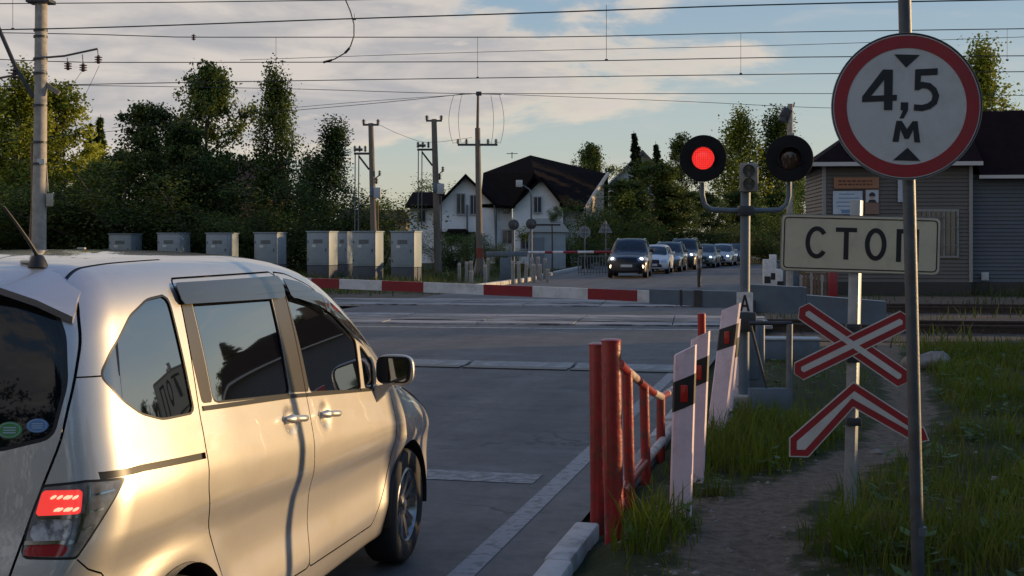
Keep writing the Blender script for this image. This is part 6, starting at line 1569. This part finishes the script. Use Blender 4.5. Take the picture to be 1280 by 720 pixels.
    m=MB(); m.tube([(0,0,-.2),P(987,200),P(988,130)],[.12,.10,.085],12); m.build('pole',CONC(),t,40)
    m=MB(); m.box(P(982,142),(.30,.26,.34),bev=.04,M=Matrix.Rotation(.5,4,'Y')); m.tube([P(980,146),P(978,152)],[.13,.16],10); m.build('floodlight',DARKMET(),t,40); m=MB(); m.tube([P(984,134),P(992,133),P(993,128)],.025,6); m.build('bracket',DARKMET(),t,40)
    # far barrier
    Y=55; b=Vector((at(632,300,Y).x,Y,-.05)); t=thing('barrier_gate','far crossing barrier with thin red and white arm before the first waiting car','barrier gate',b); P=lambda u,v,dy=0: at(u,v,Y+dy)-b
    m=MB(); m.box((P(607,318)+P(660,317))/2,(1.8,.22,.22),bev=.02); m.build('counterweight',BLUEGREY(),t,40)
    m=MB(); m.box((0,0,.5),(.5,.4,1.0),bev=.03); m.build('machine_cabinet',BLUEGREY(),t,40)
    us=[660,681,691,704,722,742,764]; 
    for i,(u0,u1) in enumerate(zip(us[:-1],us[1:])):
        m=MB(); a,c=P(u0,315.5-(i)*.1),P(u1,315.5-(i+1)*.1); m.tube([a,c],.055,8); m.build('arm_section',WHITEP() if i%2==0 else mat('barrier red',(.36,.02,.025),.5),t,40)
    # railing of grey bars left of the first car
    Y=64; b=Vector((at(748,300,Y).x,Y,-.05)); t=thing('bar_railing','grey upright-bar railing left of the first waiting car','railing',b); P=lambda u,v: at(u,v,Y)-b
    x0,x1=P(723,300).x,P(772,300).x; zt=P(0,320).z
    m=MB(); m.box((0,0,zt),(x1-x0,.05,.06)); m.box((0,0,.15),(x1-x0,.05,.05)); m.build('rail',pm,t)
    for i in range(14):
        x=x0+(x1-x0)*i/13; m=MB(); m.box((x,0,zt/2),(.05,.04,zt)); m.build('bar',pm,t)
    # far marker posts
    wp=mat('dull white post',(.30,.30,.28),.7,(.22,.21,.19),4); proto=None
    rnd=random.Random(3)
    spec=[(574,329,54),(583,327,53),(590,326,52),(588,338,49),(607,331,50),(610,322,55),(641,326,50),(649,327,51),(657,328,52),(664,322,54),(668,330,52),(672,321,56),(676,330,54),(681,323,57),(684,336,52)]
    names=['leftmost','second','third','fourth']
    for i,(u,vt,Y) in enumerate(spec):
        p=at(u,vt,Y); 
        if proto is None:
            t=thing('marker_post','','marker post',(p.x,Y,-.05),group='dull white marker posts on the far verge'); m=MB(); m.box((0,0,.42),(.13,.07,.84),bev=.01); m.build('body',wp,t,40); m=MB(); m.box((0,0,.905),(.135,.075,.13),bev=.01); m.build('tip',mat('faded post tip',(.42,.38,.36),.6),t,40); proto=t
        else: t=dup(proto,(p.x,Y,-.05))
        t.scale=(1,1,(p.z+.05)/.97); t.rotation_euler=(rnd.uniform(-.05,.05),rnd.uniform(-.06,.06),.2)
        t['label']='dull white marker post on the grassy far verge below the white house'
    for i,(u,vt,Y,lab) in enumerate(((958,324,41,'white post with black patches between signal post and hut'),(966,318,42.5,'taller white post with black patches nearest the hut corner'),(974,336,41,'short white block post by the picket fence'))):
        p=at(u,vt,Y); t=thing('marker_post',lab,'marker post',(p.x,Y,-.1),group='white posts left of the hut'); m=MB(); m.box((0,0,(p.z+.1)/2),(.22,.16,p.z+.1),bev=.02); q=m.build('body',WHITEP(),t,40)
        m=MB(); m.box((.02,-.085,p.z*.5),(.20,.02,.22)); m.build('black_patch',BLACK(),t)
    p=at(985,336,43); t=thing('equipment_cabinet','squat grey equipment cabinet at the left corner of the hut','cabinet',(p.x,43,-.1)); m=MB(); m.box((0,0,.55),(.8,.5,1.1),bev=.03); m.build('housing',BLUEGREY(),t,40); m=MB(); m.box((0,0,1.12),(.9,.6,.05),bev=.01); m.build('lid',BLUEGREY(),t,40)
    p=at(874,322,47); t=thing('marker_post','slim dark post standing behind the barrier arm in the road','marker post',(p.x,47,-.02)); m=MB(); m.tube([(0,0,0),(0,0,1.05)],.07,10); m.build('post',DARKMET(),t,40); m=MB(); m.tube([(0,0,.72),(0,0,.85)],.078,10); m.build('reflective_band',BLUEGREY(),t,40)
    c=Vector((9.0,10.065,0)); t=thing('shade_pillar','concrete pillar added outside the right edge to shade the minivan fender','pillar',c); m=MB(); m.box((0,0,.95),(.30,.155,2.2),rz=.333,bev=.02); m.build('shaft',CONC(),t,40); m=MB(); m.box((0,0,2.07),(.34,.17,.06),rz=.333,bev=.01); m.build('cap',CONC(),t,40)  # unseen pillar, added to throw shade on the minivan's front fender
    # board fence added unseen outside the right edge: keeps the evening sun off the near ground
    fm=WOODP(); t=thing('shade_fence','weathered board fence added outside the right edge to shade the near ground','fence',(15.5,14,0))
    for i in range(0,13):
        m=MB(); m.box((.06,-12+i*2.0,.85),(.10,.10,1.9)); m.build('post',fm,t)
    rnd=random.Random(6)
    m=MB(); y=-12
    while y<12.2: h=1.80+rnd.uniform(-.05,.05); m.box((0,y,h/2),(.03,.142,h)); y+=.15
    m.build('boards',fm,t)
far_signs()
# ================================================================ cars waiting on the other side
def far_car(kind,loc,heading,paintc,label,lights,fog,metal=.3):
    d={'suv':dict(L=4.75,hw=.92,H=1.80,hood=1.12,wb=(.95,3.75),wr=.38,ws=(3.25,2.45)),'hatch':dict(L=3.95,hw=.83,H=1.48,hood=.92,wb=(.62,3.15),wr=.30,ws=(2.95,2.05)),'sedan':dict(L=4.5,hw=.86,H=1.46,hood=.90,wb=(.85,3.50),wr=.31,ws=(3.25,2.30)),'cross':dict(L=4.4,hw=.89,H=1.62,hood=1.0,wb=(.8,3.45),wr=.34,ws=(3.05,2.2))}[kind]
    L,hw,H,hd=d['L'],d['hw'],d['H'],d['hood']; wb,wt=d['ws']
    belt=hd+.02
    rear=[(-.3,H-.15),(.05,H-.10),(.5,H-.03),(1.2,H),(wt-.15,H-.03),(wt,H-.09),((wb+wt)/2,(H+hd)/2),(wb,hd+.06),(wb+.2,hd-.01),(L-.5,hd-.09),(L-.1,hd-.22),(L+.3,hd-.6)]
    if kind=='sedan': rear=[(-.3,hd-.05),(.1,hd+.02),(.55,hd+.05),(.75,hd+.12),(1.25,H-.07),(1.6,H)]+rear[4:]
    form=CarForm(([-.2,.2,.8,L-1.2,L-.4,L+.2],[hw-.06,hw-.02,hw,hw,hw-.03,hw-.08]),([.1,.25,.45,.8,belt-.05,belt+.05,H-.1,H+.2],[-.10,-.04,-.02,0,-.015,-.05,-.20,-.27]),
        ([p[0] for p in rear],[p[1] for p in rear]),([.1,.4,.8,belt,H],[.06,.0,.04,.10,.40]),([.1,.35,.55,.8,1.2],[L-.10,L,L-.01,L-.05,L-.25]),d['wb'],d['wr'],shift=(1.6,.20),crease=(.8,.85,.0),kf=.14,bottom=.24)
    sh=Shell(form,((.7,-.4,.5),(L-1.2,.4,.8)),((-.4,-1.3,-.3),(L+.45,1.3,H+.45)),.10)
    glass=mat('plain car glass',(.006,.007,.009),.03,spec=.5); trim=BLACK()
    paint=mat('paint '+kind+str(paintc),paintc,.35,metal=metal,coat=.55)
    root=thing('waiting_car',label,'car',loc,heading,'cars queueing on the far side of the crossing')
    F=sh.faces; side=lambda f:(lambda x,y,z:np.where(np.abs(y)>.45,f(x,z),1.0))
    for cx in d['wb']: _,F=sh.split(F,lambda x,y,z:np.where(np.abs(y)>.5,np.sqrt((x-cx)**2+(z-d['wr'])**2)-d['wr']-.045,1.0))
    z1=H-.12
    fr=lambda f:(lambda x,y,z:np.where((x>wt-.3)&(z>hd-.1),f(np.abs(y),x),1.0))
    WS,F=sh.split(F,fr(sdf_poly(round_poly([(-.6,wt+.02),(hw*.66,wt+.02),(hw*.72,wt+.15),(hw*.80,wb-.25),(hw*.66,wb-.02),(-.6,wb+.10)],.06))))
    sw=[]
    for pts in ([(wt-.62,z1),(wt-.05,z1),(wb-.28,belt+.04),(wt-.62,belt+.04)],[(1.0,z1-.02),(wt-.70,z1),(wt-.70,belt+.04),(.85,belt+.04)]):
        S,F=sh.split(F,side(sdf_poly(round_poly(pts,.05)))); sw.append(S)
    fd=lambda f:(lambda x,y,z:np.where(x>L-1.3,f(np.abs(y),z),1.0))
    HL,F=sh.split(F,fd(sdf_poly(round_poly([(hw*.50,hd-.22),(hw*.56,hd-.36),(hw*1.1,hd-.30),(hw*1.1,hd-.16),(hw*.8,hd-.16)],.03))))
    GR,F=sh.split(F,fd(sdf_poly(round_poly([(-.5,hd-.20),(hw*.46,hd-.20),(hw*.44,hd-.44),(-.5,hd-.46)],.03))))
    LG,F=sh.split(F,fd(sdf_poly(round_poly([(-.5,.50),(hw*.55,.50),(hw*.62,.34),(-.5,.34)],.03))))
    body=sh.build(F,'body',paint,root)
    sh.build(WS,'windscreen',glass,root)
    for S in sw:
        for s in (1,-1):
            fs=[f for f in S if sh.cen(f)[1]*s>0]; sh.build(fs,'window',glass,root)
    sh.build(GR,'grille',mat('dark grille',(.02,.02,.022),.3,metal=.5),root,-.01); sh.build(LG,'lower_grille',trim,root,-.01)
    hm=mat('lamp glass %s'%('lit' if lights else 'unlit'),(.5,.52,.55),.08,emit=(.95,.97,1.0),estr=2.2 if lights else 0,coat=1.0)
    for s in (1,-1):
        fs=[f for f in HL if sh.cen(f)[1]*s>0]; h=sh.build(fs,'headlight',mat('lamp glass unlit',(.4,.42,.45),.08,coat=1.0,metal=.4),root,.002)
        if lights and h:
            y=s*hw*.70
            m=MB(); m.lathe([(.085,-.03),(.07,.01),(.04,.03),(0,.035)],16,Matrix.Translation((L-.16-.2*(hw*.7/.75)**2*1.0+.03,y,hd-.26))@Matrix.Rotation(PI/2,4,'Y')); m.build('bulb',mat('lit head lamp',(1,1,1),.2,emit=(.85,.92,1.0),estr=3.0),h,40)
        if fog:
            m=MB(); m.lathe([(.10,-.05),(.09,.01),(0,.02)],16,Matrix.Translation((L-.20,s*hw*.74,.52))@Matrix.Rotation(PI/2,4,'Y')); m.build('fog_light',mat('lit fog lamp',(1,.9,.6),.2,emit=(1,.80,.45),estr=3.2),root,40)
        m=MB(); m.box((wb-.42,s*(hw+.10),belt+.10),(.12,.22,.16),bev=.03); m.build('mirror',paint,root,40)
    m=MB(); m.box((L+.005,0,.46 if kind!='suv' else .56),(.02,.52,.115),bev=.004); m.build('number_plate',SIGNW(),root)
    if kind in('suv','cross'):
        for s in (1,-1):
            m=MB(); m.tube([(.6,s*hw*.66,H-.10),(.7,s*hw*.68,H-.02),(wt-.5,s*hw*.68,H-.02),(wt-.35,s*hw*.66,H-.08)],.02,6); m.build('roof_rail',mat('silver rail',(.4,.4,.4),.35,metal=.8),root,40)
    tread=mat('tyre rubber',(.016,.016,.017),.75); rim=mat('alloy rim',(.35,.35,.36),.3,metal=.8)
    for cx in d['wb']:
        for s in (1,-1): wheel(root,cx,s*(hw-.13),d['wr'],.22,s,tread,rim,mat('brake disc',(.05,.045,.04),.5,metal=.5),6,detail=False)
    # dark inside of the arches and underbody
    m=MB(); m.box((L/2,0,.42),(L-.9,hw*1.25,.30)); m.build('underbody',trim,root)
    return root
HD=math.atan2(-.955,-.30)
def place_cars():
    hd=lambda k: math.atan2(-1,-k)
    def pos(u,v,L,k):   # nose centre at the given ground pixel, car pointing along k
        p=gnd(u,v); d=Vector((-k,-1,0)).normalized(); return p-d*L
    far_car('suv',pos(783,348.0,4.75,.165),hd(.165),(.010,.008,.013),'dark off-road car at the head of the queue with headlights and fog lamps lit',True,True)
    far_car('hatch',pos(815,342.6,3.95,.20),hd(.20),(.55,.56,.58),'small white hatchback right behind the leading off-road car',False,False,.1)
    far_car('cross',pos(830,340,4.4,.23),hd(.23),(.06,.075,.085),'dark grey crossover behind the white hatchback',False,False)
    far_car('suv',pos(849,337.6,4.75,.25),hd(.25),(.014,.014,.017),'tall black off-road car in the middle of the queue with headlight on',True,False)
    far_car('sedan',pos(875,335,4.5,.27),hd(.27),(.10,.115,.11),'grey-green saloon car behind the tall black off-road car',True,False)
    far_car('sedan',pos(897,333,4.5,.29),hd(.29),(.40,.41,.43),'silver saloon car with headlights on, second from the end of the queue',True,False,.5)
    far_car('hatch',pos(915,331.5,3.95,.31),hd(.31),(.03,.035,.05),'dark blue hatchback at the end of the queue beside the signal post',True,False)
place_cars()
minivan()
